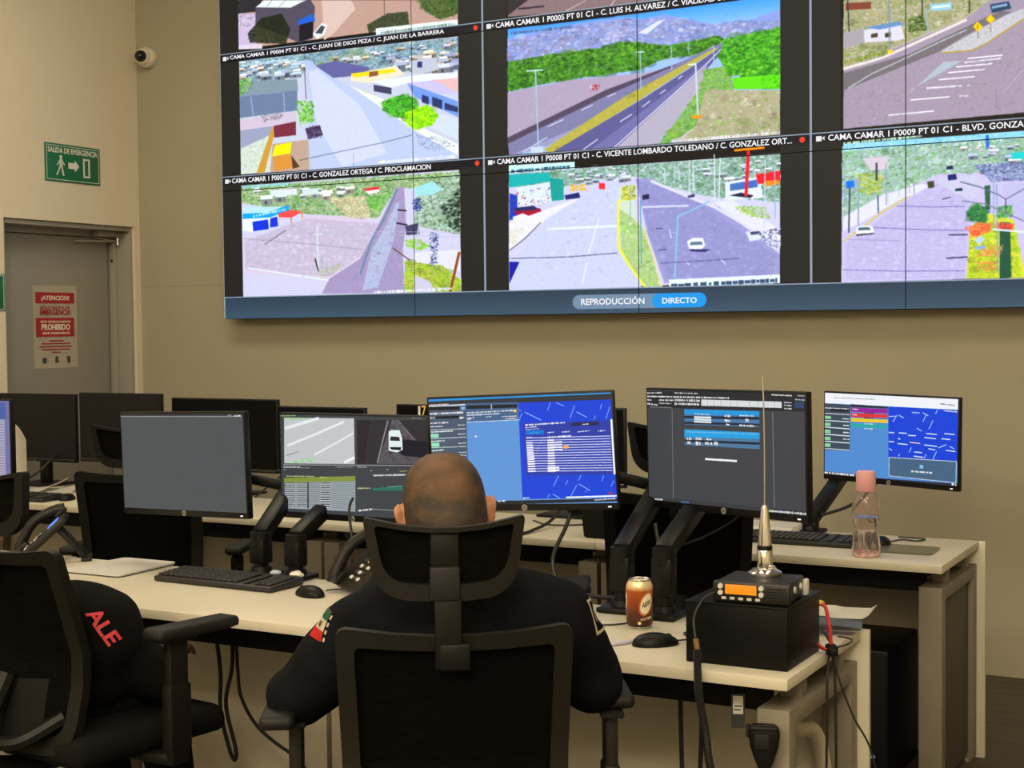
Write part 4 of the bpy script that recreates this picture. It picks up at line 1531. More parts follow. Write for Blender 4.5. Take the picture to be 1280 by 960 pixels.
# ------------------------------------------------------------------ desks
def desk(x0, x1, yf, label, dep=0.56, right_end=True, left_end=True, side=False):
    t = thing('desk', label, 'desk', ((x0 + x1) / 2, yf, 0))
    w = x1 - x0
    bm = bmesh.new()
    bx(bm, (0, dep / 2, 0.7275), (w - 0.003, dep, 0.025), 0.0015)
    fin('tabletop', bm, M['desk'], t)
    bm = bmesh.new()
    ex = 0.02 if right_end else 0.0
    bx(bm, (ex / 2, dep + 0.011, 0.37), (w - 0.003 + ex, 0.018, 0.738), 0.001)
    o = fin('modesty_panel', bm, M['desk'], t)
    bm = bmesh.new()
    bx(bm, (0, 0.135, 0.6745), (w - 0.16, 0.03, 0.079), 0.002)
    bx(bm, (0, 0.36, 0.668), (w - 0.16, 0.22, 0.006), 0.002)
    bx(bm, (0, 0.255, 0.690), (w - 0.16, 0.006, 0.045), 0.001)
    bx(bm, (0, 0.465, 0.690), (w - 0.16, 0.006, 0.045), 0.001)
    fin('cable_tray', bm, M['black_matte'], t)
    for s in ([1] if not left_end else [-1, 1]):
        cx = s * (w / 2 - 0.043)
        bm = bmesh.new()
        bx(bm, (cx, 0.055, 0.3375), (0.072, 0.05, 0.655), 0.003)
        fin('leg', bm, M['leg'], t)
        bm = bmesh.new()
        bx(bm, (cx, dep - 0.03, 0.3375), (0.072, 0.05, 0.655), 0.003)
        fin('leg', bm, M['leg'], t)
        bm = bmesh.new()
        bx(bm, (cx, dep / 2 + 0.012, 0.6445), (0.072, dep - 0.136, 0.041), 0.002)
        bx(bm, (cx, 0.17, 0.69), (0.05, 0.04, 0.05), 0.001)
        bx(bm, (cx, dep - 0.10, 0.69), (0.05, 0.04, 0.05), 0.001)
        fin('leg_rail', bm, M['leg'], t)
        if side and s > 0:
            bm = bmesh.new()
            bx(bm, (cx + 0.012, dep / 2 + 0.012, 0.325), (0.012, dep - 0.136, 0.59), 0.001)
            fin('side_panel', bm, M['side_grey'], t)
        for yy in (0.055, dep - 0.03):
            bm = bmesh.new()
            cyl(bm, (cx + 0.01, yy, 0.0), (cx + 0.01, yy, 0.010), 0.022)
            fin('leveller', bm, M['foot'], t)
    return t


FY, RY = 2.9293, 4.5098
XE = -0.9566
front_desks = [desk(XE - 1.2 * (i + 1), XE - 1.2 * i, FY, l, right_end=i == 0) for i, l in enumerate((
    'pale laminate desk in the front row carrying the radio and soda can',
    'pale laminate front row desk in front of the seated man, holding the keyboard',
    'pale laminate front row desk at far left behind the nearest left chair'))]
rear_desks = [desk(-0.9856 - 1.17 * (i + 1), -0.9856 - 1.17 * i, RY, l, right_end=i == 0, side=i == 0) for i, l in enumerate((
    'pale laminate rear row desk under the pink bottle, nearest the right wall',
    'pale laminate rear row desk behind the seated man',
    'pale laminate rear row desk second from the left behind the blank grey monitor',
    'pale laminate rear row desk in the far left corner below the door'))]

# ------------------------------------------------------------------ monitors
def logo(parent, x, y, z, s=1.0):
    lg = flat('logo', circ(x, z, 0.0085 * s, 20), M['logo'], parent, (0, y, 0), (1, 0, 0), (0, 0, 1), 0.0006)
    txt('hp', (x, y - 0.0007, z), (1, 0, 0), (0, 0, 1), 0.0095 * s, 0.0105 * s, M['bezel'], lg, 'logo_letters', 0.01, 0.0005, slant=0.25)


def monitor(label, pos, yaw, tilt, scr, w=0.545, h=0.325, roll=0.0, chin=0.019, led=True, stand=None, group=None, desk_z=0.74):
    """front face centre at pos; local x right, z up, front towards -y"""
    t = thing('monitor', label, 'monitor', pos, 0, group)
    t.rotation_euler = Matrix.Rotation(yaw, 3, 'Z').to_4x4().to_euler() if not (tilt or roll) else (Matrix.Rotation(yaw, 3, 'Z') @ Matrix.Rotation(-tilt, 3, 'X') @ Matrix.Rotation(-roll, 3, 'Y')).to_euler()
    bm = bmesh.new()
    bx(bm, (0, 0.0115, 0), (w, 0.022, h), 0.003)
    bx(bm, (0, 0.030, -0.02), (w * 0.62, 0.028, h * 0.62), 0.012)
    bx(bm, (0, 0.046, -0.01), (0.11, 0.012, 0.11), 0.003)
    fin('housing', bm, M['bezel'], t)
    sw, b = w - 0.012, 0.006
    z1, z0 = h / 2 - b, -h / 2 + chin
    me = bpy.data.meshes.new('screen')
    me.from_pydata([(-sw / 2, -0.0008, z0), (sw / 2, -0.0008, z0), (sw / 2, -0.0008, z1), (-sw / 2, -0.0008, z1), (-sw / 2, 0.002, z0), (sw / 2, 0.002, z0), (sw / 2, 0.002, z1), (-sw / 2, 0.002, z1)], [],
                   [(0, 1, 2, 3), (4, 5, 1, 0), (3, 2, 6, 7), (4, 0, 3, 7), (1, 5, 6, 2), (5, 4, 7, 6)])
    uv = me.uv_layers.new(name='UVMap')
    for lp in me.loops:
        v = me.vertices[lp.vertex_index].co
        uv.data[lp.index].uv = (v.x / sw + 0.5, (v.z - z0) / (z1 - z0))
    me.materials.append(scr)
    s = bpy.data.objects.new('screen', me)
    COL.objects.link(s)
    s.parent = t
    logo(t, 0, 0.0, -h / 2 + chin / 2)
    if not led:
        bm = bmesh.new()
        cyl(bm, (-w / 2 + 0.004, -0.001, -h / 2 + 0.012), (w / 2 - 0.004, -0.001, -h / 2 + 0.012), 0.0065, 0.0065, 16)
        fin('chin_strip', bm, M['gloss_black'], t)
    if led:
        flat('power_light', rect(w / 2 - 0.032, -h / 2 + 0.007, w / 2 - 0.022, -h / 2 + 0.0105), M['led'], t, (0, 0, 0), (1, 0, 0), (0, 0, 1), 0.0006)
    if stand:
        zb = desk_z - pos[2]
        bm = bmesh.new()
        bx(bm, (0, 0.075, zb / 2 - 0.01), (0.062, 0.03, -zb - 0.01), 0.006)
        bx(bm, (0, 0.06, -0.01), (0.06, 0.03, 0.07), 0.004)
        fin('stand_neck', bm, M['black'], t)
        bm = bmesh.new()
        bx(bm, (0, 0.06, zb + 0.0065), (0.24, 0.19, 0.011), 0.005)
        fin('stand_base', bm, M['black'], t)
    return t


monitor('monitor with blank grey screen at left of the front desks', (-3.0777, 3.4777, 1.067), -0.0848, -0.005, SCR['A'], roll=0.028)
monitor('monitor showing road camera views and a plate list, left of the man', (-2.5309, 3.6112, 1.063), -0.005, 0.005, SCR['B'])
monitor('monitor with bright blue map window right of the man\'s head', (-1.918, 3.5461, 1.135), 0.159, -0.034, SCR['C'], roll=0.043)
monitor('monitor with dark document and blue tables behind the antenna whip', (-1.344, 3.585, 1.151), -0.358, -0.011, SCR['D'], roll=0.006)
monitor('monitor with blue map and coloured bars on the rear desk at right', (-1.3233, 5.1969, 1.0652), -0.295, -0.012, SCR['E'], roll=-0.017)
monitor('monitor with lilac striped screen cut off by the left photo edge', (-4.205, 3.58, 1.088), 0.0, 0.0, SCR['G'])
monitor('switched-off monitor in the far left corner, leftmost of the rear row', (-5.392, 5.05, 1.021), 0.0, 0.0, M['dark_screen'], led=False, stand=True)
monitor('switched-off monitor second from the left of the rear row, below the door', (-4.850, 5.06, 1.030), 0.0, 0.0, M['dark_screen'], w=0.505, led=False, stand=True)
monitor('switched-off monitor behind the blank grey screen, in the rear row', (-4.255, 5.085, 1.012), 0.0, 0.0, M['black_screen'], w=0.60, h=0.325, led=False, stand=True)
monitor('switched-off monitor in the rear row behind the road camera monitor', (-3.7085, 5.06, 1.003), 0.0, 0.0, M['black_screen'], w=0.462, h=0.29, led=False, stand=True)
mk = monitor('dark monitor with a gold 7 on it, half hidden left of the blue map monitor', (-3.070, 5.05, 1.015), 0.0, 0.0, M['black_screen'], w=0.49, h=0.305, led=False, stand=True)
txt('1', (-0.131, -0.0009, 0.126), (1, 0, 0), (0, 0, 1), 0.010, 0.040, M['sign_white'], mk, 'numeral', 0.0)
txt('7', (-0.109, -0.0009, 0.126), (1, 0, 0), (0, 0, 1), 0.022, 0.044, M['gold'], mk, 'numeral', 0.01)
monitor('dark monitor in the rear row, its corner showing right of the blue map monitor', (-2.531, 5.05, 1.016), 0.0, 0.0, M['black_screen'], w=0.495, h=0.305, led=False, stand=True)


def monitor_arm(label, base, elbow, top, head):
    """clamped post, thick lower link to the elbow, spring arm, head that meets the monitor back"""
    t = thing('monitor_mount', label, 'monitor mount', base, 0, None)
    B = Vector(base)
    L = lambda p: Vector(p) - B
    bm = bmesh.new()
    bx(bm, (0, -0.005, 0.008), (0.10, 0.11, 0.014), 0.005)
    cyl(bm, (0, 0, 0.014), (0, 0, 0.03), 0.034, 0.030, 24)
    fin('base_plate', bm, M['black'], t)
    bm = bmesh.new()
    e = L(elbow)
    cyl(bm, (0, 0, 0.02), (0, 0, max(0.06, e.z - 0.02)), 0.023, 0.021, 20)
    bx(bm, (0, 0, e.z * 0.62), (0.056, 0.05, e.z * 0.62), 0.008)
    fin('post', bm, M['black'], t)
    bm = bmesh.new()
    e2, tp, hd = L(elbow), L(top), L(head)
    cyl(bm, (0, 0, e2.z - 0.03), (0, 0, e2.z + 0.012), 0.031, 0.031, 22)
    bar(bm, (0, 0, e2.z), tp, 0.052, 0.046, 0.012)
    fin('spring_arm', bm, M['black'], t)
    bm = bmesh.new()
    cyl(bm, tp + Vector((0, 0, -0.03)), tp + Vector((0, 0, 0.035)), 0.024, 0.024, 18)
    bar(bm, tp, hd, 0.034, 0.03, 0.006)
    fin('head_link', bm, M['black'], t)
    return t


def back_of(pos, yaw, d=0.07):
    return (pos[0] - math.sin(yaw) * d, pos[1] + math.cos(yaw) * d, pos[2] - 0.01)


monitor_arm('black spring mount on the desk holding the blank grey monitor', (-2.775, 3.478, 0.74), (-2.775, 3.478, 0.862), (-2.81, 3.68, 0.985), back_of((-3.0777, 3.4777, 1.06), -0.085))
monitor_arm('black spring mount on the desk holding the road camera monitor', (-2.645, 3.478, 0.74), (-2.645, 3.478, 0.862), (-2.655, 3.73, 0.975), back_of((-2.5309, 3.6112, 1.06), 0))
monitor_arm('black spring mount behind the soda can, left of its pair', (-1.575, 3.46, 0.74), (-1.575, 3.46, 0.895), (-1.60, 3.77, 1.03), back_of((-1.918, 3.5461, 1.13), 0.159))
monitor_arm('black spring mount behind the soda can, right of its pair', (-1.445, 3.43, 0.74), (-1.445, 3.43, 0.905), (-1.455, 3.74, 1.02), back_of((-1.344, 3.585, 1.14), -0.358))
monitor_arm('black spring mount on the rear desk left of the pink bottle', (-1.56, 5.03, 0.74), (-1.56, 5.03, 0.785), (-1.535, 5.37, 0.925), back_of((-1.3233, 5.1969, 1.06), -0.295))

# ------------------------------------------------------------------ office chairs
def rr(hwt, hwb, zt, zb, r, k=6, m=5):
    """rounded trapezoid outline, clockwise from top left; list of (x, z)"""
    cs = [(-hwt, zt), (hwt, zt), (hwb, zb), (-hwb, zb)]
    pts = []
    for i in range(4):
        p, a, b = Vector(cs[i]), Vector(cs[i - 1]), Vector(cs[(i + 1) % 4])
        r_ = r[i] if isinstance(r, (list, tuple)) else r
        p0 = p + (a - p).normalized() * r_
        p1 = p + (b - p).normalized() * r_
        for j in range(k + 1):
            t = j / k
            pts.append((1 - t) ** 2 * p0 + 2 * t * (1 - t) * p + t * t * p1)
        nx = Vector(cs[(i + 1) % 4])
        rn = r[(i + 1) % 4] if isinstance(r, (list, tuple)) else r
        q0 = nx + (p - nx).normalized() * rn
        for j in range(1, m):
            pts.append(pts[-1].lerp(q0, 1 / (m - j + 1)))
    return [(p.x, p.y) for p in pts]


def ring_frame(bm, outer, inner, yf, th, zf=lambda x, z: z):
    rows = []
    for lst, off in ((outer, 0.0), (outer, -th), (inner, -th), (inner, 0.0)):
        s = 0.0
        rows.append([bm.verts.new((x, yf(x, z) + off, zf(x, z))) for x, z in lst])
    n = len(outer)
    for a in range(4):
        A, B = rows[a], rows[(a + 1) % 4]
        for i in range(n):
            bm.faces.new((A[i], A[(i + 1) % n], B[(i + 1) % n], B[i]))


def office_chair(label, loc, yaw, dz=0.0, gap=0.060, group=None, arm_z=0.0, ax0=0.325, rpad=(0, 0, 0), hx=0.0, lpad=(0, 0, 0), lumbar=True, rec=0.24, fm='chair_frame'):
    t = thing('office_chair', label, 'office chair', (loc[0], loc[1], 0), yaw, group)
    zt = 0.930 + dz
    zb = zt - 0.50

    def yb(x, z):
        d = zt - z
        return -0.272 + rec * min(d, 0.28) - 0.20 * max(0.0, d - 0.30) + 0.45 * x * x

    def zf(x, z):
        k = max(0.0, min(1.0, (z - zb) / (zt - zb))) ** 6
        return z - 0.018 * k * (1 - min(1, (x / 0.225) ** 2))
    bm = bmesh.new()
    out = rr(0.226, 0.212, zt, zb, (0.03, 0.03, 0.09, 0.09))
    inn = rr(0.190, 0.178, zt - 0.036, zb + 0.04, (0.018, 0.018, 0.06, 0.06))
    ring_frame(bm, out, inn, yb, 0.024, zf)
    bf = fin('backrest_frame', bm, M[fm], t, angle=50)
    bmesh_panel = bmesh.new()

    def pan(u, v):
        z = zb + 0.022 + (zt - zb - 0.042) * v
        hw = 0.192 + (0.205 - 0.192) * v
        if v < 0.15:
            hw -= 0.05 * (1 - v / 0.15) ** 2
        x = (u - 0.5) * 2 * hw
        return Vector((x, yb(x, z) - 0.010, zf(x, z)))
    sheet(bmesh_panel, pan, 14, 18)
    bmesh.ops.solidify(bmesh_panel, geom=bmesh_panel.faces[:], thickness=0.004)
    fin('backrest_mesh', bmesh_panel, M['chair_mesh'], t)
    # headrest
    h1 = zt + gap + 0.147
    h0 = zt + gap

    def yh(x, z):
        return -0.285 + 1.1 * x * x - 0.10 * (z - h0)

    def zh(x, z):
        k = max(0.0, (z - h0) / (h1 - h0)) ** 2
        s = 1 - min(1.0, (x / 0.15) ** 2)
        return z - 0.020 * k * s - 0.012 * (1 - k) * s
    bm = bmesh.new()
    ho = rr(0.152, 0.132, h1, h0, (0.012, 0.012, 0.062, 0.062), k=8)
    hi = rr(0.131, 0.112, h1 - 0.010, h0 + 0.032, (0.012, 0.012, 0.045, 0.045), k=8)
    ring_frame(bm, ho, hi, yh, 0.020, zh)
    for v in bm.verts:
        v.co.x += hx
    fin('headrest_frame', bm, M[fm], t, angle=50)
    bm = bmesh.new()

    def hpan(u, v):
        z = h0 + 0.018 + (h1 - h0 - 0.022) * v
        hw = 0.100 + 0.042 * min(1, v * 2.2)
        x = (u - 0.5) * 2 * hw
        return Vector((x + hx, yh(x, z) - 0.006, zh(x, z)))
    sheet(bm, hpan, 14, 8)
    bmesh.ops.solidify(bm, geom=bm.faces[:], thickness=0.006)
    fin('headrest_mesh', bm, M['chair_mesh'], t)
    bm = bmesh.new()
    bx(bm, (hx, -0.306, h0 + 0.022), (0.057, 0.016, 0.064), 0.005)
    br = fin('headrest_bracket', bm, M['rubber'], t)
    bm = bmesh.new()
    bx(bm, (hx, -0.303, h0 + 0.08), (0.054, 0.010, 0.075), 0.004)
    bx(bm, (hx * 0.7, -0.302, (h0 + zt) / 2 - 0.04), (0.050, 0.014, h0 - zt + 0.075), 0.004)
    bx(bm, (0, -0.300, zt - 0.055), (0.058, 0.022, 0.05), 0.005)
    fin('headrest_post', bm, M['black'], t)
    # lumbar pad and spine
    bm = bmesh.new()

    def lum(u, v):
        z = zb + 0.03 + 0.14 * v
        x = (u - 0.5) * 0.24
        return Vector((x, yb(x, z) - 0.05 + 0.05 * abs(u - 0.5) * 2, z))
    sheet(bm, lum, 10, 6)
    bmesh.ops.solidify(bm, geom=bm.faces[:], thickness=0.012)
    if lumbar:
        fin('lumbar_support', bm, M['rubber'], t)
    else:
        bm.free()
    bm = bmesh.new()
    tube(bm, [(0, yb(0, zb + 0.16) - 0.05, zb + 0.18), (0, -0.30, zb + 0.06), (0, -0.28, 0.40 + dz), (0, -0.12, 0.375 + dz), (0, 0.0, 0.375 + dz)], 0.026, 10)
    for s in (-1, 1):
        tube(bm, [(s * 0.02, -0.30, zb + 0.03), (s * 0.10, -0.275, zb + 0.04), (s * 0.165, yb(0.165, zb + 0.09) - 0.012, zb + 0.09)], 0.018, 8)
    fin('back_spine', bm, M[fm], t)
    # seat
    sz = 0.44 + dz
    bm = bmesh.new()
    bx(bm, (0, 0.01, sz), (0.50, 0.48, 0.075), 0.035, seg=4)
    for v in bm.verts:
        if v.co.y > 0.15:
            v.co.z -= (v.co.y - 0.15) ** 2 * 1.6
    fin('seat', bm, M['chair_fabric'], t)
    bm = bmesh.new()
    bx(bm, (0, 0.0, sz - 0.052), (0.30, 0.30, 0.036), 0.01)
    fin('seat_mechanism', bm, M['black'], t)
    for s in (-1, 1):
        bm = bmesh.new()
        ax = s * ax0
        az = 0.70 + dz + arm_z
        px, py, pz = rpad if s > 0 else lpad
        az += pz
        bar(bm, (s * 0.15, 0.0, sz - 0.05), (ax, 0.0, sz - 0.045), 0.06, 0.022, 0.006)
        bx(bm, (ax, 0.0, (sz - 0.056 + az - 0.02) / 2), (0.028, 0.058, az - 0.02 - sz + 0.056), 0.007)
        bx(bm, (ax, 0.0, sz + 0.06), (0.036, 0.068, 0.16), 0.008)
        arm = fin('armrest', bm, M[fm], t)
        bm = bmesh.new()
        bx(bm, (ax + s * 0.015, 0.01, az - 0.005), (0.088, 0.262, 0.030), 0.013, seg=3)
        bx(bm, (ax, 0.0, az - 0.026), (0.05, 0.10, 0.016), 0.004)
        for v in bm.verts:
            d = (v.co.y - 0.01) / 0.131
            v.co.x = ax + s * 0.015 + (v.co.x - ax - s * 0.015) * (1 - 0.25 * d * d)
            v.co.z -= 0.006 * max(0, d) ** 2
            if v.co.z > az - 0.021:
                v.co.x += px
                v.co.y += py
        fin('arm_pad', bm, M['rubber'], arm)
    bm = bmesh.new()
    cyl(bm, (0, 0, 0.10), (0, 0, 0.27), 0.028, 0.028)
    cyl(bm, (0, 0, 0.25), (0, 0, sz - 0.055), 0.016, 0.016)
    fin('gas_column', bm, M['black'], t)
    for k in range(5):
        a = 2 * math.pi * k / 5 + 0.3
        d = Vector((math.cos(a), math.sin(a), 0))
        bm = bmesh.new()
        bar(bm, d * 0.02 + Vector((0, 0, 0.112)), d * 0.30 + Vector((0, 0, 0.085)), 0.042, 0.034, 0.010)
        leg = fin('base_leg', bm, M['black'], t)
        bm = bmesh.new()
        side = Vector((-d.y, d.x, 0))
        for s in (-1, 1):
            cyl(bm, d * 0.295 + side * (s * 0.008) + Vector((0, 0, 0.028)), d * 0.295 + side * (s * 0.026) + Vector((0, 0, 0.028)), 0.0275, 0.0275, 18)
        cyl(bm, d * 0.295 + Vector((0, 0, 0.03)), d * 0.295 + Vector((0, 0, 0.085)), 0.008, 0.008, 10)
        fin('caster', bm, M['black_matte'], leg)
    return t


MAN_LOC, MAN_YAW = (-1.558, 2.576), 0.555
C2_LOC, C2_YAW = (-2.715, 2.70), -0.10
man_chair = office_chair('black mesh office chair with headrest that the man sits in', MAN_LOC, MAN_YAW, dz=-0.006, gap=0.062, rpad=(0.0, 0.09, 0.015), hx=-0.017, lpad=(-0.014, 0.0, 0.012), lumbar=False)
c2 = office_chair('black mesh office chair at the left photo edge with a person in it', C2_LOC, C2_YAW, dz=0.055, gap=0.032, arm_z=0.005, rpad=(0, 0.03, 0.012), rec=0.33, fm='chair_dark')
c3 = office_chair('black office chair between the desk rows behind the blank grey monitor', (-3.80, 4.16), 0.45, dz=0.055, gap=0.02, arm_z=-0.08, ax0=0.295, fm='black_matte')
c4 = office_chair('black office chair between the desk rows behind the document monitor', (-1.77, 4.30), 0.42, dz=0.06, arm_z=-0.10, ax0=0.295, fm='black_matte')

# ------------------------------------------------------------------ people
def capsule(bm, p0, p1, r0, r1, n=16, k=5):
    p0, p1 = Vector(p0), Vector(p1)
    d = (p1 - p0)
    l = d.length
    if l < 1e-5:
        d = Vector((0, 0, 1))
    d = d.normalized()
    x, y = frame_of(d)
    prof = []
    for i in range(1, k + 1):
        a = math.pi / 2 * (1 - i / k)
        prof.append((p0 - d * (r0 * math.sin(a)), r0 * math.cos(a)))
    for i in range(0, k):
        a = math.pi / 2 * (i / k)
        prof.append((p1 + d * (r1 * math.sin(a)), r1 * math.cos(a)))
    ring_loft(bm, [[c + x * (r * math.cos(6.283185 * j / n)) + y * (r * math.sin(6.283185 * j / n)) for j in range(n)] for c, r in prof if r > 1e-4])


def ellip(bm, c, r, rot=None):
    m = Matrix.Translation(Vector(c))
    if rot is not None:
        m = m @ rot.to_4x4()
    m = m @ Matrix.Diagonal((*r, 1))
    bmesh.ops.create_icosphere(bm, subdivisions=3, radius=1.0, matrix=m)


def organic(name, prims, material, parent, voxel=0.010, smooth=6, folds=0.0, seed=0, fac=0.5):
    """one continuous skin over overlapping rounded masses"""
    bm = bmesh.new()
    for p in prims:
        if p[0] == 'c':
            capsule(bm, *p[1:])
        else:
            ellip(bm, *p[1:])
    me = bpy.data.meshes.new(name)
    bm.to_mesh(me)
    bm.free()
    o = bpy.data.objects.new(name, me)
    COL.objects.link(o)
    md = o.modifiers.new('r', 'REMESH')
    md.mode = 'VOXEL'
    md.voxel_size = voxel
    ms = o.modifiers.new('s', 'SMOOTH')
    ms.factor = fac
    ms.iterations = smooth
    dg = bpy.context.evaluated_depsgraph_get()
    dg.update()
    m2 = bpy.data.meshes.new_from_object(o.evaluated_get(dg))
    bpy.data.objects.remove(o)
    bpy.data.meshes.remove(me)
    n = len(m2.vertices)
    if folds > 0:
        co = np.empty(n * 3, np.float32)
        no = np.empty(n * 3, np.float32)
        m2.vertices.foreach_get('co', co)
        m2.vertices.foreach_get('normal', no)
        co, no = co.reshape(-1, 3), no.reshape(-1, 3)
        rng = np.random.default_rng(seed)
        d = np.zeros(n)
        for _ in range(9):
            k = rng.normal(0, 1, 3) * np.array([0.8, 0.8, 1.3])
            k = k / np.linalg.norm(k) * rng.uniform(22, 60)
            w = np.sin(co @ k + rng.uniform(0, 6.28) + 1.6 * np.sin(co @ (rng.normal(0, 1, 3) * 14)))
            d += np.sign(w) * np.abs(w) ** 0.7 / 9
        co = co + no * (d * folds)[:, None]
        m2.vertices.foreach_set('co', co.astype(np.float32).ravel())
    m2.name = name
    m2.materials.clear()
    m2.materials.append(material)
    m2.polygons.foreach_set('use_smooth', [True] * len(m2.polygons))
    m2.update()
    ob = bpy.data.objects.new(name, m2)
    COL.objects.link(ob)
    if parent is not None:
        ob.parent = parent
    return ob


def hand_prims(w, d, up, side, s=1.0):
    """palm and five bent fingers lying on the desk; w wrist, d forward, side = direction of the thumb"""
    w, d, up, side = Vector(w), Vector(d).normalized(), Vector(up).normalized(), Vector(side).normalized()
    pr = []
    palm = w + d * 0.055 * s
    for k in (-0.028, -0.010, 0.010, 0.028):
        pr.append(('c', w + side * k * 0.6, palm + d * 0.03 * s + side * k * 1.15 - up * 0.004, 0.015, 0.0115))
    for k, l in ((-0.033, 0.060), (-0.012, 0.076), (0.011, 0.080), (0.033, 0.072)):
        a = palm + d * 0.030 * s + side * k - up * 0.004
        b = a + d * l * 0.5 * s + up * 0.010 + side * k * 0.12
        c = b + d * l * 0.34 * s - up * 0.010
        e = c + d * l * 0.22 * s - up * 0.014
        pr += [('c', a, b, 0.0095, 0.0088), ('c', b, c, 0.0088, 0.0080), ('c', c, e, 0.0080, 0.0070)]
    a = w + d * 0.030 * s + side * 0.030
    b = a + d * 0.030 * s + side * 0.030 - up * 0.004
    c = b + d * 0.030 * s + side * 0.010 - up * 0.006
    pr += [('c', w + d * 0.012 + side * 0.014, a, 0.015, 0.012), ('c', a, b, 0.0115, 0.0100), ('c', b, c, 0.0098, 0.0080)]
    return pr


def head_prims(c, R, s=1.0):
    c = Vector(c)
    L = lambda p: c + R @ (Vector(p) * s)
    E = lambda p, r: ('e', L(p), tuple(x * s for x in r), R)
    pr = [E((0, 0.0, 0.0), (0.0765, 0.097, 0.100)), E((0, -0.02, -0.03), (0.070, 0.074, 0.075)), E((0, 0.030, -0.055), (0.060, 0.070, 0.066)),
          E((0, 0.060, -0.100), (0.034, 0.034, 0.026)), E((0, 0.085, 0.030), (0.052, 0.018, 0.022))]
    pr.append(('c', L((0, 0.095, 0.012)), L((0, 0.113, -0.028)), 0.010 * s, 0.015 * s))
    pr.append(('c', L((-0.018, 0.094, -0.066)), L((0.018, 0.094, -0.066)), 0.010 * s, 0.010 * s))
    for sd in (-1, 1):
        pr.append(E((sd * 0.045, 0.072, -0.018), (0.020, 0.022, 0.020)))
        pr.append(('c', L((sd * 0.008, 0.098, 0.018)), L((sd * 0.040, 0.086, 0.020)), 0.011 * s, 0.010 * s))
        rot = R @ Matrix.Rotation(sd * 0.45, 3, 'Z')
        pr.append(('e', L((sd * 0.084, -0.004, -0.018)), (0.0085 * s, 0.020 * s, 0.032 * s), rot))
        pr.append(('e', L((sd * 0.090, -0.012, -0.006)), (0.0075 * s, 0.016 * s, 0.020 * s), rot))
        pr.append(('e', L((sd * 0.080, 0.004, -0.044)), (0.009 * s, 0.011 * s, 0.012 * s), R))
    return pr


def hair_cap(parent, c, R, s=1.0, material=None):
    bm = bmesh.new()
    bmesh.ops.create_icosphere(bm, subdivisions=5, radius=1.0)
    kill = []
    for v in bm.verts:
        p = Vector([math.copysign(abs(a) ** 0.86, a) for a in v.co])
        q = Vector((p.x * 0.0795, p.y * 0.1005, p.z * 0.1035))
        # hairline: forehead in front, around the ears, nape behind
        lim = -0.098 if q.y < -0.02 else (-0.012 + 0.055 * max(0, min(1, (q.y - 0.0) / 0.07)))
        if q.y >= -0.02 and q.y < 0.0:
            lim = -0.092 + (q.y + 0.02) / 0.02 * 0.080
        if q.z < 0 and q.y < 0.01:
            k = -q.z / 0.1
            q.x *= 1 + 0.06 * k
            q.y *= 1 + 0.30 * k
        v.co = q * s
        if q.z < lim:
            kill.append(v)
    bmesh.ops.delete(bm, geom=kill, context='VERTS')
    bmesh.ops.solidify(bm, geom=bm.faces[:], thickness=0.003)
    o = fin('hair', bm, material or M['hair'], parent, angle=180)
    o.matrix_local = Matrix.Translation(Vector(c)) @ R.to_4x4()
    return o


def eyes(parent, c, R, s=1.0):
    for sd in (-1, 1):
        bm = bmesh.new()
        p = Vector(c) + R @ (Vector((sd * 0.031, 0.082, -0.002)) * s)
        bmesh.ops.create_uvsphere(bm, u_segments=16, v_segments=10, radius=0.0115 * s, matrix=Matrix.Translation(p))
        e = fin('eye', bm, M['eye'], parent)
        bm = bmesh.new()
        bmesh.ops.create_uvsphere(bm, u_segments=12, v_segments=8, radius=0.0062 * s, matrix=Matrix.Translation(p + R @ Vector((0, 0.0068 * s, -0.001))))
        fin('iris', bm, M['brown'], e)


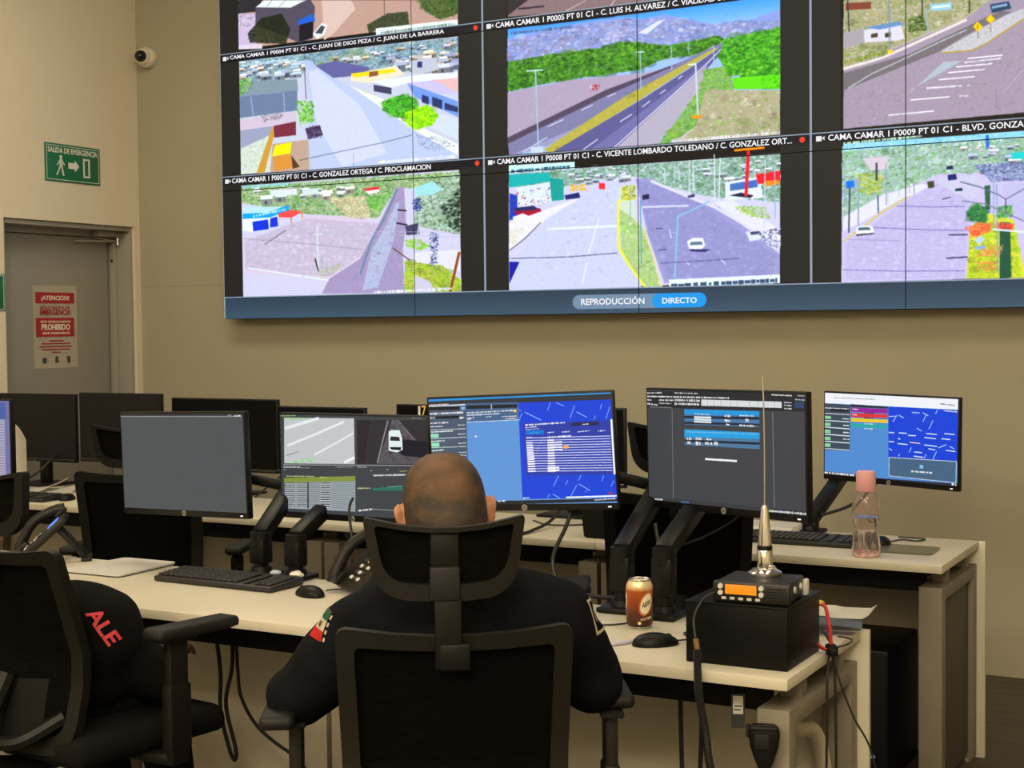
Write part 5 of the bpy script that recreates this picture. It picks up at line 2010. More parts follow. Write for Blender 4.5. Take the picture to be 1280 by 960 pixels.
def person(label, loc, yaw, hc, Rh, neck, chest, shoulder, elbow, wrist, hip_z, cloth, skin, head_s=1.0, sleeve=1.0, back=-0.055, lean=0.0, hand_dirs=None, bulk=1.0, knee_y=0.30, leg_dx=0.0):
    t = thing('person', label, 'person', (loc[0], loc[1], 0), yaw)
    V = Vector
    body = head_prims(hc, Rh, head_s)
    body.append(('c', neck, V(hc) + Rh @ V((0, -0.018, -0.06)), 0.062, 0.056))
    body.append(('c', (0, back, hip_z + 0.06), V(chest), 0.12, 0.13 * bulk))
    body.append(('c', V(chest), V(neck), 0.11 * bulk, 0.062))
    for s, (e, w) in zip((-1, 1), zip(elbow, wrist)):
        sh = V(shoulder[0 if s < 0 else 1])
        body.append(('c', V(chest) + V((s * 0.05, 0, 0.06 * bulk)), sh, 0.09 * bulk, 0.06))
        body.append(('c', sh, V(e), 0.056, 0.043))
        body.append(('c', V(e), V(w), 0.042, 0.027))
        dr = (V(w) - V(e)).normalized() if not hand_dirs else V(hand_dirs[0 if s < 0 else 1])
        up = V((0, 0, 1))
        body += hand_prims(w, dr, up, -s * dr.cross(up))
        body.append(('c', (leg_dx + s * 0.09, back, hip_z), (leg_dx + s * 0.12, knee_y, hip_z - 0.03), 0.075, 0.055))
        body.append(('c', (leg_dx + s * 0.12, knee_y, hip_z - 0.03), (leg_dx + s * 0.13, knee_y + 0.06, 0.10), 0.052, 0.036))
        body.append(('c', (leg_dx + s * 0.13, knee_y + 0.06, 0.07), (leg_dx + s * 0.14, knee_y + 0.20, 0.035), 0.036, 0.028))
    b = organic('body', body, skin, t, 0.0068, 4, fac=0.4)
    # upper clothing
    cl = []
    ch, nk = V(chest), V(neck)
    cl.append(('e', ch + V((0, 0, 0.0)), (0.200 * bulk, 0.135 * bulk, 0.185 * bulk)))
    cl.append(('e', (0, back, hip_z + 0.14), (0.188, 0.140, 0.20 * bulk)))
    cl.append(('c', ch, (0, back, hip_z + 0.08), 0.14 * bulk, 0.15))
    for s in (-1, 1):
        i = 0 if s < 0 else 1
        sh, e, w = V(shoulder[i]), V(elbow[i]), V(wrist[i])
        cl.append(('c', nk - V((0, 0, 0.055)) + V((s * 0.03, 0, 0)), sh, 0.072 * bulk, 0.086 * min(1, bulk + 0.12)))
        cl.append(('c', ch + V((s * 0.07, 0, 0.09 * bulk)), sh, 0.10 * bulk, 0.084 * min(1, bulk + 0.12)))
        cl.append(('c', sh, e, 0.084, 0.068))
        if sleeve > 0.6:
            cl.append(('c', e, e.lerp(w, 0.97), 0.068, 0.044))
    cl.append(('c', nk - V((0, 0, 0.07)), nk - V((0, 0, 0.012)), 0.075, 0.070))
    j = organic('jacket' if sleeve > 0.6 else 'shirt', cl, cloth, t, 0.0105, 7, folds=0.008, seed=5)
    pr = []
    pr.append(('e', (leg_dx, back + 0.01, hip_z + 0.02), (0.185, 0.15, 0.11)))
    for s in (-1, 1):
        pr.append(('c', (leg_dx + s * 0.095, back, hip_z + 0.005), (leg_dx + s * 0.12, knee_y, hip_z - 0.03), 0.090, 0.070))
        pr.append(('c', (leg_dx + s * 0.12, knee_y, hip_z - 0.03), (leg_dx + s * 0.13, knee_y + 0.055, 0.11), 0.070, 0.055))
    organic('trousers', pr, M['trousers'], t, 0.0105, 5, folds=0.005, seed=9)
    for s in (-1, 1):
        organic('shoe', [('c', (leg_dx + s * 0.13, knee_y + 0.04, 0.055), (leg_dx + s * 0.14, knee_y + 0.22, 0.042), 0.050, 0.040), ('e', (leg_dx + s * 0.135, knee_y + 0.13, 0.028), (0.052, 0.15, 0.028))], M['black'], t, 0.008, 4)
    return t, b, j


def decal_mapper(ob, origin, xd, ud, push=0.0015, far=0.25):
    """drops a flat shape onto cloth: coordinates (a, b, c) -> point on the surface of ob (in its parent's space)"""
    me = ob.data
    vs = [v.co.copy() for v in me.vertices]
    bvh = BVHTree.FromPolygons(vs, [tuple(p.vertices) for p in me.polygons])
    xd, ud, origin = Vector(xd).normalized(), Vector(ud).normalized(), Vector(origin)
    nn = xd.cross(ud).normalized()

    def f(a, b, c=0.0):
        p = origin + xd * a + ud * b + nn * far
        hit = bvh.ray_cast(p, -nn, far * 2)
        q = hit[0] if hit[0] is not None else origin + xd * a + ud * b
        return q + nn * (push + c)
    return f


def patch(name, mp, x0, y0, x1, y1, material, parent, lift=0.0, n=10):
    bm = bmesh.new()
    sheet(bm, lambda u, v: mp(x0 + (x1 - x0) * u, y0 + (y1 - y0) * v, lift), n, n)
    bmesh.ops.solidify(bm, geom=bm.faces[:], thickness=-0.0012)
    return fin(name, bm, material, parent)


Rm = (Matrix.Rotation(0.10, 3, 'Z') @ Matrix.Rotation(-0.18, 3, 'X') @ Matrix.Rotation(-0.07, 3, 'Y'))
HC = (-0.015, -0.045, 1.120)
man, man_body, man_jacket = person(
    'man with cropped hair in a dark navy jacket, seen from behind at the desk', MAN_LOC, MAN_YAW, HC, Rm,
    neck=(0, -0.09, 1.015), chest=(0, -0.085, 0.80), shoulder=((-0.188, -0.085, 0.868), (0.206, -0.085, 0.890)),
    elbow=((-0.318, -0.01, 0.728), (0.290, -0.005, 0.745)), wrist=((-0.17, 0.27, 0.765), (0.13, 0.27, 0.765)),
    hip_z=0.55, cloth=M['cloth_navy'], skin=M['skin'], head_s=1.06, hand_dirs=((0.15, 1, 0.0), (-0.1, 1, 0.0)))
hair = hair_cap(man, HC, Rm, 1.06)
eyes(man, HC, Rm, 1.06)
# sleeve patches
mp = decal_mapper(man_jacket, (-0.262, -0.065, 0.845), Vector((0.66, -0.68, 0.30)), Vector((0.50, 0.12, 0.86)))
ad = Vector((-0.130, 0.075, -0.133)).normalized()      # down the left upper arm
out = Vector((-0.62, -0.78, 0.10))
sx = (-ad).cross(out).normalized()
ud = (-ad * 0.80 - sx * 0.60).normalized()
xd = ud.cross(out).normalized()
mp = decal_mapper(man_jacket, Vector((-0.188, -0.085, 0.868)).lerp(Vector((-0.318, -0.01, 0.735)), 0.30) + Vector((-0.012, 0, 0.014)) + ud * 0.050, xd, ud)
pf = patch('flag_patch', mp, -0.022, -0.030, 0.022, 0.030, M['flag_white'], man_jacket)
tag(pf, 'small flag patch on the left sleeve')
patch('red_stripe', mp, -0.022, -0.030, 0.022, -0.010, M['flag_red'], pf, 0.0008)
patch('green_stripe', mp, -0.022, 0.012, 0.022, 0.030, M['flag_green'], pf, 0.0008)
patch('flag_emblem', mp, -0.005, -0.005, 0.005, 0.006, M['brown'], pf, 0.0012, 4)
for i in range(4):
    patch('patch_border', mp, 0.026, -0.028 + i * 0.015, 0.032, -0.020 + i * 0.015, M['flag_white'], man_jacket, 0.0, 3)
mr_ = decal_mapper(man_jacket, Vector((0.206, -0.085, 0.890)).lerp(Vector((0.290, -0.005, 0.745)), 0.18), Vector((0.30, 0.95, 0.0)), Vector((-0.45, 0.14, 0.88)))
pr_ = patch('shoulder_patch', mr_, -0.028, -0.034, 0.030, 0.034, M['cloth_navy'], man_jacket)
for a in ((-0.032, -0.034, -0.026, 0.036), (0.026, -0.034, 0.032, 0.036), (-0.030, 0.030, 0.030, 0.036), (-0.030, -0.036, 0.030, -0.030), (-0.016, -0.012, -0.010, 0.016), (0.0, -0.016, 0.006, 0.010)):
    patch('patch_border', mr_, *a, M['flag_white'], pr_, 0.0010, 5)

R2 = Matrix.Rotation(0.15, 3, 'Z') @ Matrix.Rotation(-0.35, 3, 'X') @ Matrix.Rotation(-0.25, 3, 'Y')
HC2 = (-0.33, -0.12, 0.975)
p2, p2_body, p2_shirt = person(
    'person in black with red sleeve letters, in the chair at the left edge', C2_LOC, C2_YAW, HC2, R2,
    neck=(-0.30, -0.11, 0.865), chest=(-0.19, -0.05, 0.69), shoulder=((-0.40, -0.10, 0.73), (0.040, -0.02, 0.718)),
    elbow=((-0.36, 0.04, 0.68), (0.160, 0.09, 0.615)), wrist=((-0.20, 0.20, 0.62), (0.02, 0.22, 0.63)),
    hip_z=0.578, cloth=M['cloth_black'], skin=M['skin_dark'], sleeve=0.5, bulk=0.70, back=-0.02, knee_y=0.19, leg_dx=-0.07, hand_dirs=((0.4, 0.9, -0.1), (-0.4, 0.9, -0.1)))
hair_cap(p2, HC2, R2, 1.0)
eyes(p2, HC2, R2)
S0, S1 = Vector((0.040, -0.02, 0.718)), Vector((0.160, 0.09, 0.615))
ud2 = (Vector((0.66, 0.10, 0.72))).normalized()
dn = (S1 - S0).normalized()
out2 = Vector((0.55, -0.75, 0.35)).normalized()
xd2 = (dn - out2 * dn.dot(out2)).normalized()
ud2 = out2.cross(xd2).normalized()
ca, sa = math.cos(0.42), math.sin(0.42)
xd2, ud2 = xd2 * ca - ud2 * sa, ud2 * ca + xd2 * sa
mp2 = decal_mapper(p2_shirt, S0.lerp(S1, 0.24) + ud2 * 0.034, xd2, ud2)
txt('ALE', (0, 0, 0), (1, 0, 0), (0, 0, 1), 0.100, 0.036, M['bright_red'], p2_shirt, 'sleeve_letters', 0.03, 0.001, mapper=lambda a, b, c: mp2(a - 0.012, b, c))

# ------------------------------------------------------------------ small things on the front desks
DZ0 = 0.7402


def keyboard(label, c, yaw, w=0.445, d=0.150):
    t = thing('keyboard', label, 'keyboard', (c[0], c[1], DZ0), yaw)
    bm = bmesh.new()
    bx(bm, (0, 0, 0.009), (w, d, 0.016), 0.005)
    for v in bm.verts:
        if v.co.z > 0.009:
            v.co.z += 0.008 * (v.co.y / d + 0.5)
    fin('case', bm, M['kb'], t)
    bm = bmesh.new()
    for r in range(6):
        n = 21
        for k in range(n):
            if k in (15, 19 - 2) and r != 9:
                continue
            y = -d / 2 + 0.018 + r * 0.0195
            x = -w / 2 + 0.018 + k * (w - 0.036) / (n - 1)
            bx(bm, (x, y, 0.0205 + 0.008 * (y / d + 0.5)), (0.0165, 0.0155, 0.006), 0.0015, seg=1)
    k = fin('keys', bm, M['key'], t)
    k['kind'] = 'stuff'
    return t


def mouse(label, c, yaw, s=1.0):
    t = thing('mouse', label, 'computer mouse', (c[0], c[1], DZ0), yaw)
    bm = bmesh.new()
    bmesh.ops.create_uvsphere(bm, u_segments=28, v_segments=16, radius=1.0)
    for v in bm.verts:
        z = v.co.z
        v.co = Vector((v.co.x * 0.031 * s * (1 - 0.08 * v.co.y), v.co.y * 0.056 * s, max(0.0, z * 0.027 * s + 0.003) * (1 - 0.12 * v.co.y)))
    fin('shell', bm, M['black'], t)
    bm = bmesh.new()
    cyl(bm, (-0.004, 0.032 * s, 0.0185 * s), (0.004, 0.032 * s, 0.0185 * s), 0.007 * s, 0.007 * s, 16)
    fin('wheel', bm, M['rubber'], t)
    return t


def cable(label, pts, r=0.003, material=None, name='cable', parent=None, cat='cable'):
    bm = bmesh.new()
    tube(bm, pts, r, 8, 8)
    o = fin(name, bm, material or M['cable'], parent)
    if parent is None:
        tag(o, label, cat)
    return o


keyboard('black keyboard on the front desk below the blank grey monitor', (-2.785, 3.335), -0.03)
mouse('black mouse beside the keyboard, left of the seated man', (-2.445, 3.275), 1.25)
m2 = mouse('black mouse on the front desk between the soda can and the black box', (-1.335, 3.115), -0.9)
cable('thin black mouse cord curling from the mouse to behind the black box', [(-1.30, 3.145, 0.748), (-1.285, 3.20, 0.7435), (-1.32, 3.26, 0.7435), (-1.25, 3.285, 0.7435), (-1.18, 3.26, 0.7435)], 0.002)
cable('thin black cord from the mouse to the desk phone left of the man', [(-2.425, 3.325, 0.748), (-2.42, 3.38, 0.7435), (-2.36, 3.40, 0.7435), (-2.28, 3.37, 0.7435)], 0.002)
cable('thin black cord on the desk between the man and the soda can', [(-1.70, 3.20, 0.7435), (-1.62, 3.235, 0.7435), (-1.52, 3.265, 0.7435), (-1.47, 3.345, 0.7435), (-1.46, 3.43, 0.7435)], 0.0022)

pd = thing('desk_pad', 'thin pale grey pad lying on the front desk left of the keyboard', 'pad', (-3.262, 3.395, DZ0), 0.0)
bm = bmesh.new()
pts = rr(0.110, 0.122, 0.135, -0.135, 0.02, 4, 3)
for z0, z1, sc in ((0.0, 0.007, 1.0),):
    ring_loft(bm, [[Vector((x * sc, y * sc, z)) for x, y in pts] for z in (0.004, 0.009)])
fin('cover', bm, M['pad_grey'], pd, angle=30)
bm = bmesh.new()
ring_loft(bm, [[Vector((x * 0.992, y * 0.992, z)) for x, y in pts] for z in (0.0, 0.0042)])
tag(fin('underside', bm, M['ink'], pd, angle=30), 'dark underside edge')


def desk_phone(label, c, yaw, s=1.0):
    """local: user stands at -y; handset on the user's left"""
    t = thing('desk_phone', label, 'desk phone', (c[0], c[1], DZ0), yaw)
    T = Matrix.Rotation(math.radians(42), 3, 'X')
    O = Vector((0, -0.055, 0.018)) * s
    P = lambda x, y, z: O + T @ (Vector((x, y, z)) * s)
    bm = bmesh.new()
    bx(bm, P(0.015, 0.095, 0), (0.175 * s, 0.20 * s, 0.026 * s), 0.008, T)
    fin('body', bm, M['chair_frame'], t)
    bm = bmesh.new()
    bx(bm, P(0.035, 0.150, 0.0145), (0.095 * s, 0.042 * s, 0.004 * s), 0.001, T)
    tag(fin('display', bm, M['blue_lcd'], t), 'lit blue display')
    for r in range(4):
        for k in range(3):
            bm = bmesh.new()
            bx(bm, P(0.010 + k * 0.024, 0.030 + r * 0.021, 0.0150), (0.016 * s, 0.012 * s, 0.005 * s), 0.002, T, seg=1)
            fin('key', bm, M['pad_grey'] if (r + k) % 2 == 0 else M['key'], t)
    bm = bmesh.new()
    bar(bm, P(0.06, 0.15, -0.012), Vector((0.06, 0.155, 0.006)) * s, 0.022 * s, 0.014 * s, 0.003)
    bar(bm, P(-0.03, 0.15, -0.012), Vector((-0.03, 0.155, 0.006)) * s, 0.022 * s, 0.014 * s, 0.003)
    bx(bm, Vector((0.015, 0.155, 0.005)) * s, (0.14 * s, 0.035 * s, 0.009 * s), 0.003)
    fin('stand_leg', bm, M['chair_frame'], t)
    bm = bmesh.new()
    tube(bm, [P(-0.052, -0.005, 0.018), P(-0.052, 0.02, 0.036), P(-0.052, 0.095, 0.058), P(-0.052, 0.17, 0.040), P(-0.052, 0.198, 0.020)], lambda u: 0.017 * s * (1 + 0.35 * abs(2 * u - 1) ** 2), 12)
    bx(bm, P(-0.052, 0.012, 0.020), (0.042 * s, 0.045 * s, 0.022 * s), 0.008, T)
    bx(bm, P(-0.052, 0.182, 0.020), (0.042 * s, 0.045 * s, 0.022 * s), 0.008, T)
    fin('handset', bm, M['chair_frame'], t)
    return t


desk_phone('dark desk phone with lit blue display near the left photo edge', (-3.625, 3.41), math.radians(-48), 0.95)
desk_phone('dark desk phone with raised handset beside the mouse, left of the man', (-2.335, 3.385), math.radians(-34), 1.0)

for c, l, m_, r_ in (((-2.692, 3.442), 'small pale blue crumpled wrapper at the foot of the left spring mount', M['scrap_blue'], 0.016),
                    ((-2.612, 3.437), 'small white crumpled scrap right of the spring mount feet', M['paper'], 0.020)):
    bm = bmesh.new()
    bmesh.ops.create_icosphere(bm, subdivisions=2, radius=1.0)
    for v in bm.verts:
        v.co = v.co * random.uniform(0.75, 1.1)
        v.co = Vector((v.co.x * r_ * 1.3, v.co.y * r_ * 0.9, max(0.0005, (v.co.z * 0.55 + 0.4) * r_)))
    so = fin('paper_scrap', bm, m_, None, angle=20)
    so.location = (c[0], c[1], DZ0 + 0.0150)
    tag(so, l, 'scrap')

# soda can
can = thing('soda_can', 'brown and orange root beer can on the front desk', 'can', (-1.450, 3.285, DZ0), math.radians(12))
bm = bmesh.new()
lathe(bm, [(0.0255, 0.004), (0.0315, 0.0085), (0.033, 0.013), (0.033, 0.100), (0.0315, 0.107), (0.0285, 0.113), (0.0268, 0.1165)], n=40)
fin('can_body', bm, M['can'], can, angle=50)
bm = bmesh.new()
lathe(bm, [(0.0268, 0.1162), (0.0275, 0.1185), (0.0268, 0.1205), (0.0245, 0.1195), (0.0235, 0.1165), (0.0232, 0.1160)], n=40)
lathe(bm, [(0.0225, 0.0), (0.0255, 0.002), (0.0257, 0.0042)], n=40)
fin('rim', bm, M['alu'], can, angle=50)
bm = bmesh.new()
bx(bm, (0.004, 0, 0.1195), (0.022, 0.013, 0.0015), 0.0005)
fin('pull_tab', bm, M['alu'], can)


def can_pt(a, b, c, th0, z0):
    r = 0.0332 + c
    th = th0 + a / 0.033
    return Vector((r * math.cos(th), r * math.sin(th), z0 + b))


def can_shape(name, P, th0, z0, material, lift):
    bm = bmesh.new()
    ctr = bm.verts.new(can_pt(0, 0, lift, th0, z0))
    for k in (0.5, 1.0):
        pass
    r1 = [bm.verts.new(can_pt(a * 0.5, b * 0.5, lift, th0, z0)) for a, b in P]
    r2 = [bm.verts.new(can_pt(a, b, lift, th0, z0)) for a, b in P]
    n = len(P)
    for i in range(n):
        j = (i + 1) % n
        bm.faces.new((ctr, r1[i], r1[j]))
        bm.faces.new((r1[i], r2[i], r2[j], r1[j]))
    return fin(name, bm, material, can)


TH = math.radians(-47)
for th in (TH, TH - 2.15):
    ov = [(0.015 * math.cos(t) * 1.0 + 0.006 * math.sin(t), 0.025 * math.sin(t)) for t in [6.28318 * i / 28 for i in range(28)]]
    can_shape('logo_ring', [(a * 1.22, b * 1.18) for a, b in ov], th, 0.063, M['orange_ring'], 0.0002)
    lo = can_shape('logo_oval', ov, th, 0.063, M['cream_oval'], 0.0004)
    txt('A&W', (0, 0, 0), (1, 0, 0), (0, 0, 1), 0.024, 0.014, M['ink'], can, 'logo_letters', 0.02, 0.0004, mapper=lambda a, b, c, th=th: can_pt(a, b + a * 0.35, 0.0005 + c, th, 0.063))
txt('ROOT BEER', (0, 0, 0), (1, 0, 0), (0, 0, 1), 0.030, 0.006, M['cream_oval'], can, 'lettering', 0.02, 0.0003, mapper=lambda a, b, c: can_pt(a, b + a * 0.15, 0.0002 + c, TH, 0.027))
can_shape('seal', circ(0, 0, 0.004, 14), TH - 0.55, 0.016, M['cream_oval'], 0.0004)

pn = thing('pen', 'lilac pen lying beside the mouse, left of the black box', 'pen', (-1.395, 3.105, DZ0 + 0.005), math.radians(62))
bm = bmesh.new()
cyl(bm, (-0.055, 0, 0), (0.035, 0, 0), 0.0045, 0.005, 12)
cyl(bm, (-0.068, 0, 0), (-0.055, 0, 0), 0.0012, 0.0045, 12)
fin('barrel', bm, M['pen'], pn)
bm = bmesh.new()
cyl(bm, (0.035, 0, 0), (0.070, 0, 0), 0.0056, 0.0056, 12)
fin('cap', bm, M['ink'], pn)

# ------------------------------------------------------------------ radio station
bxk = thing('speaker_box', 'plain black box under the two-way radio at the desk end', 'box', (-1.094, 3.108, DZ0), 0.0)
bm = bmesh.new()
bx(bm, (0, 0, 0.067), (0.232, 0.232, 0.134), 0.003)
fin('box_body', bm, M['box_black'], bxk)
bm = bmesh.new()
bx(bm, (0.0, 0.0, 0.1345), (0.236, 0.236, 0.005), 0.002)
fin('lid', bm, M['box_black'], bxk)

RZ = DZ0 + 0.1372
ra = thing('two_way_radio', 'black mobile radio with orange display on top of the black box', 'radio', (-1.068, 3.085, RZ), math.radians(3))
bm = bmesh.new()
bx(bm, (0, 0.0, 0.024), (0.160, 0.130, 0.044), 0.004)
fin('case', bm, M['radio'], ra)
bm = bmesh.new()
bx(bm, (0, -0.072, 0.024), (0.172, 0.020, 0.046), 0.006)
face = fin('front_panel', bm, M['radio'], ra)
bm = bmesh.new()
bx(bm, (-0.022, -0.0825, 0.030), (0.070, 0.003, 0.021), 0.001)
tag(fin('display', bm, M['orange_lcd'], face), 'lit orange display')
for i in range(5):
    bm = bmesh.new()
    bx(bm, (-0.060 + i * 0.019, -0.0825, 0.010), (0.011, 0.004, 0.006), 0.0015)
    fin('button', bm, M['pad_grey'], face)
for z in (0.036, 0.022):
    for x in (-0.067, 0.024):
        bm = bmesh.new()
        cyl(bm, (x, -0.081, z), (x, -0.087, z), 0.006, 0.0055, 16)
        fin('knob', bm, M['pad_grey'], face)
for i in range(5):
    bm = bmesh.new()
    bx(bm, (0.058, -0.0825, 0.012 + i * 0.006), (0.042, 0.002, 0.0022))
    fin('grille_bar', bm, M['chair_frame'], face, smooth=False)
for y in (-0.02, 0.03):
    bm = bmesh.new()
    cyl(bm, (0.079, y, 0.026), (0.0835, y, 0.026), 0.008, 0.007, 16)
    fin('side_screw', bm, M['pad_grey'], ra)
bm = bmesh.new()
bx(bm, (0.084, 0.062, 0.02), (0.012, 0.022, 0.036), 0.004)
fin('side_connector', bm, M['pad_grey'], ra)

an = thing('antenna', 'chrome magnetic whip antenna standing on the two-way radio', 'antenna', (-1.068, 3.110, RZ + 0.0461))
bm = bmesh.new()
lathe(bm, [(0.036, 0.0), (0.0375, 0.003), (0.0375, 0.008), (0.034, 0.011), (0.030, 0.0125), (0.026, 0.0165), (0.018, 0.018)], n=40)
fin('magnet_base', bm, M['chrome'], an, angle=40)
bm = bmesh.new()
lathe(bm, [(0.017, 0.018), (0.0175, 0.022), (0.0175, 0.056), (0.016, 0.058)], n=28)
fin('coil_collar', bm, M['chrome'], an, angle=40)
bm = bmesh.new()
lathe(bm, [(0.0165, 0.0575), (0.0170, 0.060), (0.0170, 0.0655), (0.0155, 0.068)], n=28)
tag(fin('collar_ring', bm, M['black'], an, angle=40), 'black ring')
bm = bmesh.new()
lathe(bm, [(0.0155, 0.068), (0.0150, 0.075), (0.0085, 0.148), (0.0065, 0.156), (0.003, 0.158)], n=28)
fin('spring_cone', bm, M['chrome'], an, angle=40)
bm = bmesh.new()
tube(bm, [(0, 0, 0.155), (0.0, 0, 0.30), (-0.003, 0, 0.445)], 0.0017, 8)
fin('whip', bm, M['chrome'], an)
bm = bmesh.new()
cyl(bm, (0.020, -0.02, 0.022), (0.030, -0.028, 0.024), 0.006, 0.005, 12)
fin('cable_gland', bm, M['steel'], an)

# microphone lead and microphone
ld = thing('microphone_lead', 'thick black coiled lead running from the radio down past the desk edge', 'cable', (-1.15, 2.90, 0.85))
q = lambda x, y, z: (x + 1.15, y - 2.90, z - 0.85)
bm = bmesh.new()
tube(bm, [q(-1.145, 2.998, 0.898), q(-1.162, 2.975, 0.885), q(-1.165, 2.93, 0.855), q(-1.158, 2.915, 0.825), q(-1.153, 2.91, 0.80)], 0.0028, 8)
fin('thin_lead', bm, M['cable'], ld)
bm = bmesh.new()
tube(bm, [q(-1.154, 2.91, 0.812), q(-1.150, 2.908, 0.79)], 0.006, 10)
tag(fin('strain_relief', bm, M['brown'], ld), 'brownish sleeve')
bm = bmesh.new()
cl = smooth_pts([q(-1.150, 2.908, 0.79), q(-1.146, 2.905, 0.70), q(-1.132, 2.905, 0.62), q(-1.118, 2.905, 0.53), q(-1.09, 2.905, 0.47), q(-1.05, 2.905, 0.455), q(-1.022, 2.905, 0.50), q(-1.020, 2.910, 0.545)], 14)
N = len(cl) * 6
cp = []
for i in range(N):
    u = i / (N - 1) * (len(cl) - 1)
    k = int(min(u, len(cl) - 2))
    cp.append(cl[k].lerp(cl[k + 1], u - k))
tube(bm, cp, lambda u: 0.0085 + 0.0012 * math.cos(u * N * 1.5708), 10, 1)
fin('coiled_lead', bm, M['cable'], ld)

mc = thing('microphone', 'black hand microphone hanging on the grey desk leg', 'microphone', (-1.012, 2.942, 0.594), 0.25)
bm = bmesh.new()
ml = []
for z, w, d in ((-0.055, 0.010, 0.010), (-0.045, 0.014, 0.014), (-0.03, 0.020, 0.018), (0.0, 0.030, 0.022), (0.025, 0.033, 0.024), (0.04, 0.031, 0.022), (0.046, 0.024, 0.016)):
    ml.append([Vector((w * math.copysign(abs(math.cos(t)) ** 0.6, math.cos(t)), -0.013 + d * 0.55 * math.copysign(abs(math.sin(t)) ** 0.6, math.sin(t)), z)) for t in [6.28318 * i / 24 for i in range(24)]])
ring_loft(bm, ml)
fin('microphone_body', bm, M['black'], mc)
bm = bmesh.new()
bx(bm, (-0.004, -0.0265, 0.012), (0.030, 0.004, 0.032), 0.0018)
fin('speaker_grille', bm, M['rubber'], mc)
bm = bmesh.new()
bx(bm, (0.0, -0.024, 0.040), (0.058, 0.012, 0.010), 0.004)
bx(bm, (-0.034, -0.010, 0.030), (0.008, 0.018, 0.026), 0.003)
fin('push_to_talk_bar', bm, M['rubber'], mc)

tg = thing('hanging_tag', 'small black and white tag hanging under the front desk edge', 'tag', (-1.105, 3.035, 0.668), math.radians(20))
bm = bmesh.new()
bx(bm, (0, 0, -0.036), (0.030, 0.003, 0.076), 0.001)
fin('tag_card', bm, M['ink'], tg)
bm = bmesh.new()
bx(bm, (0, -0.0022, -0.022), (0.022, 0.001, 0.040))
fin('tag_label', bm, M['paper'], tg, smooth=False)
flat('tag_print', rect(-0.009, -0.026, 0.009, -0.023), M['ink'], tg, (0, -0.0028, 0), (1, 0, 0), (0, 0, 1), 0.0003)
flat('tag_print', rect(-0.009, -0.034, 0.006, -0.031), M['ink'], tg, (0, -0.0028, 0), (1, 0, 0), (0, 0, 1), 0.0003)

# wiring behind the box
W = thing('wire_bundle', 'tangle of black and red power wires at the desk end behind the black box', 'wires', (-0.95, 3.30, 0.74))
q = lambda x, y, z: (x + 0.95, y - 3.30, z - 0.74)


def wire(name, pts, r, material, label=None):
    bm = bmesh.new()
    tube(bm, [q(*p) for p in pts], r, 8)
    o = fin(name, bm, material, W)
    if label:
        o['label'] = label


wire('red_wire', [(-0.985, 3.235, 0.845), (-0.965, 3.225, 0.840), (-0.953, 3.215, 0.80), (-0.948, 3.21, 0.765), (-0.945, 3.21, 0.752)], 0.0042, M['wire_red'], 'thick red wire')
wire('red_wire', [(-0.976, 3.20, 0.762), (-0.962, 3.19, 0.757), (-0.945, 3.19, 0.750)], 0.0025, M['wire_red'], 'thin red wire')
wire('red_wire', [(-0.976, 3.21, 0.752), (-0.962, 3.20, 0.749), (-0.945, 3.195, 0.747)], 0.0025, M['wire_red'], 'thin red wire')
wire('yellow_connector', [(-0.985, 3.236, 0.848), (-0.972, 3.232, 0.846)], 0.007, M['wire_yellow'], 'yellow connector')
wire('black_wire', [(-0.975, 3.225, 0.79), (-0.96, 3.22, 0.775), (-0.945, 3.21, 0.757)], 0.003, M['cable'])
wire('black_wire', [(-0.95, 3.215, 0.750), (-0.938, 3.205, 0.70), (-0.934, 3.20, 0.60), (-0.934, 3.20, 0.45), (-0.94, 3.20, 0.33)], 0.0032, M['cable'])
wire('black_wire', [(-0.945, 3.19, 0.750), (-0.932, 3.13, 0.715), (-0.930, 3.12, 0.66), (-0.932, 3.12, 0.50), (-0.936, 3.12, 0.36)], 0.0028, M['cable'])
wire('black_wire', [(-0.945, 3.24, 0.747), (-0.925, 3.27, 0.752), (-0.935, 3.33, 0.750), (-0.975, 3.36, 0.747)], 0.0022, M['cable'])
wire('black_wire', [(-0.94, 3.20, 0.745), (-0.928, 3.20, 0.69), (-0.90, 3.22, 0.60), (-0.865, 3.24, 0.52), (-0.85, 3.25, 0.40), (-0.85, 3.24, 0.22)], 0.0024, M['cable'])
bm = bmesh.new()
bx(bm, q(-0.945, 3.205, 0.752), (0.024, 0.036, 0.018), 0.005, Matrix.Rotation(0.5, 3, 'Z'))
bx(bm, q(-0.935, 3.175, 0.750), (0.020, 0.026, 0.016), 0.005, Matrix.Rotation(0.9, 3, 'Z'))
fin('splice_block', bm, M['black_matte'], W)

pa = thing('paper_stack', 'crumpled white papers and a blue-grey envelope behind the black box', 'papers', (-1.02, 3.43, DZ0), 0.25)
bm = bmesh.new()
sheet(bm, lambda u, v: Vector(((u - 0.5) * 0.16, (v - 0.5) * 0.10, 0.006 + 0.010 * u + 0.004 * math.sin(7 * v + 4 * u))), 10, 8)
bmesh.ops.solidify(bm, geom=bm.faces[:], thickness=0.002)
fin('lower_papers', bm, M['paper'], pa)
bm = bmesh.new()
sheet(bm, lambda u, v: Vector(((u - 0.5) * 0.17 - 0.005, (v - 0.5) * 0.07 - 0.012, 0.020 + 0.012 * v + 0.008 * (1 - abs(2 * u - 1)))), 8, 5)
bmesh.ops.solidify(bm, geom=bm.faces[:], thickness=0.002)
tag(fin('envelope', bm, M['blue_grey'], pa), 'blue-grey envelope')
bm = bmesh.new()
sheet(bm, lambda u, v: Vector(((u - 0.5) * 0.17 + 0.01 + 0.02 * v, 0.03 + (v - 0.5) * 0.06, 0.034 + 0.016 * v + 0.014 * max(0, math.sin(8 * u - 1.0)) * u)), 12, 5)
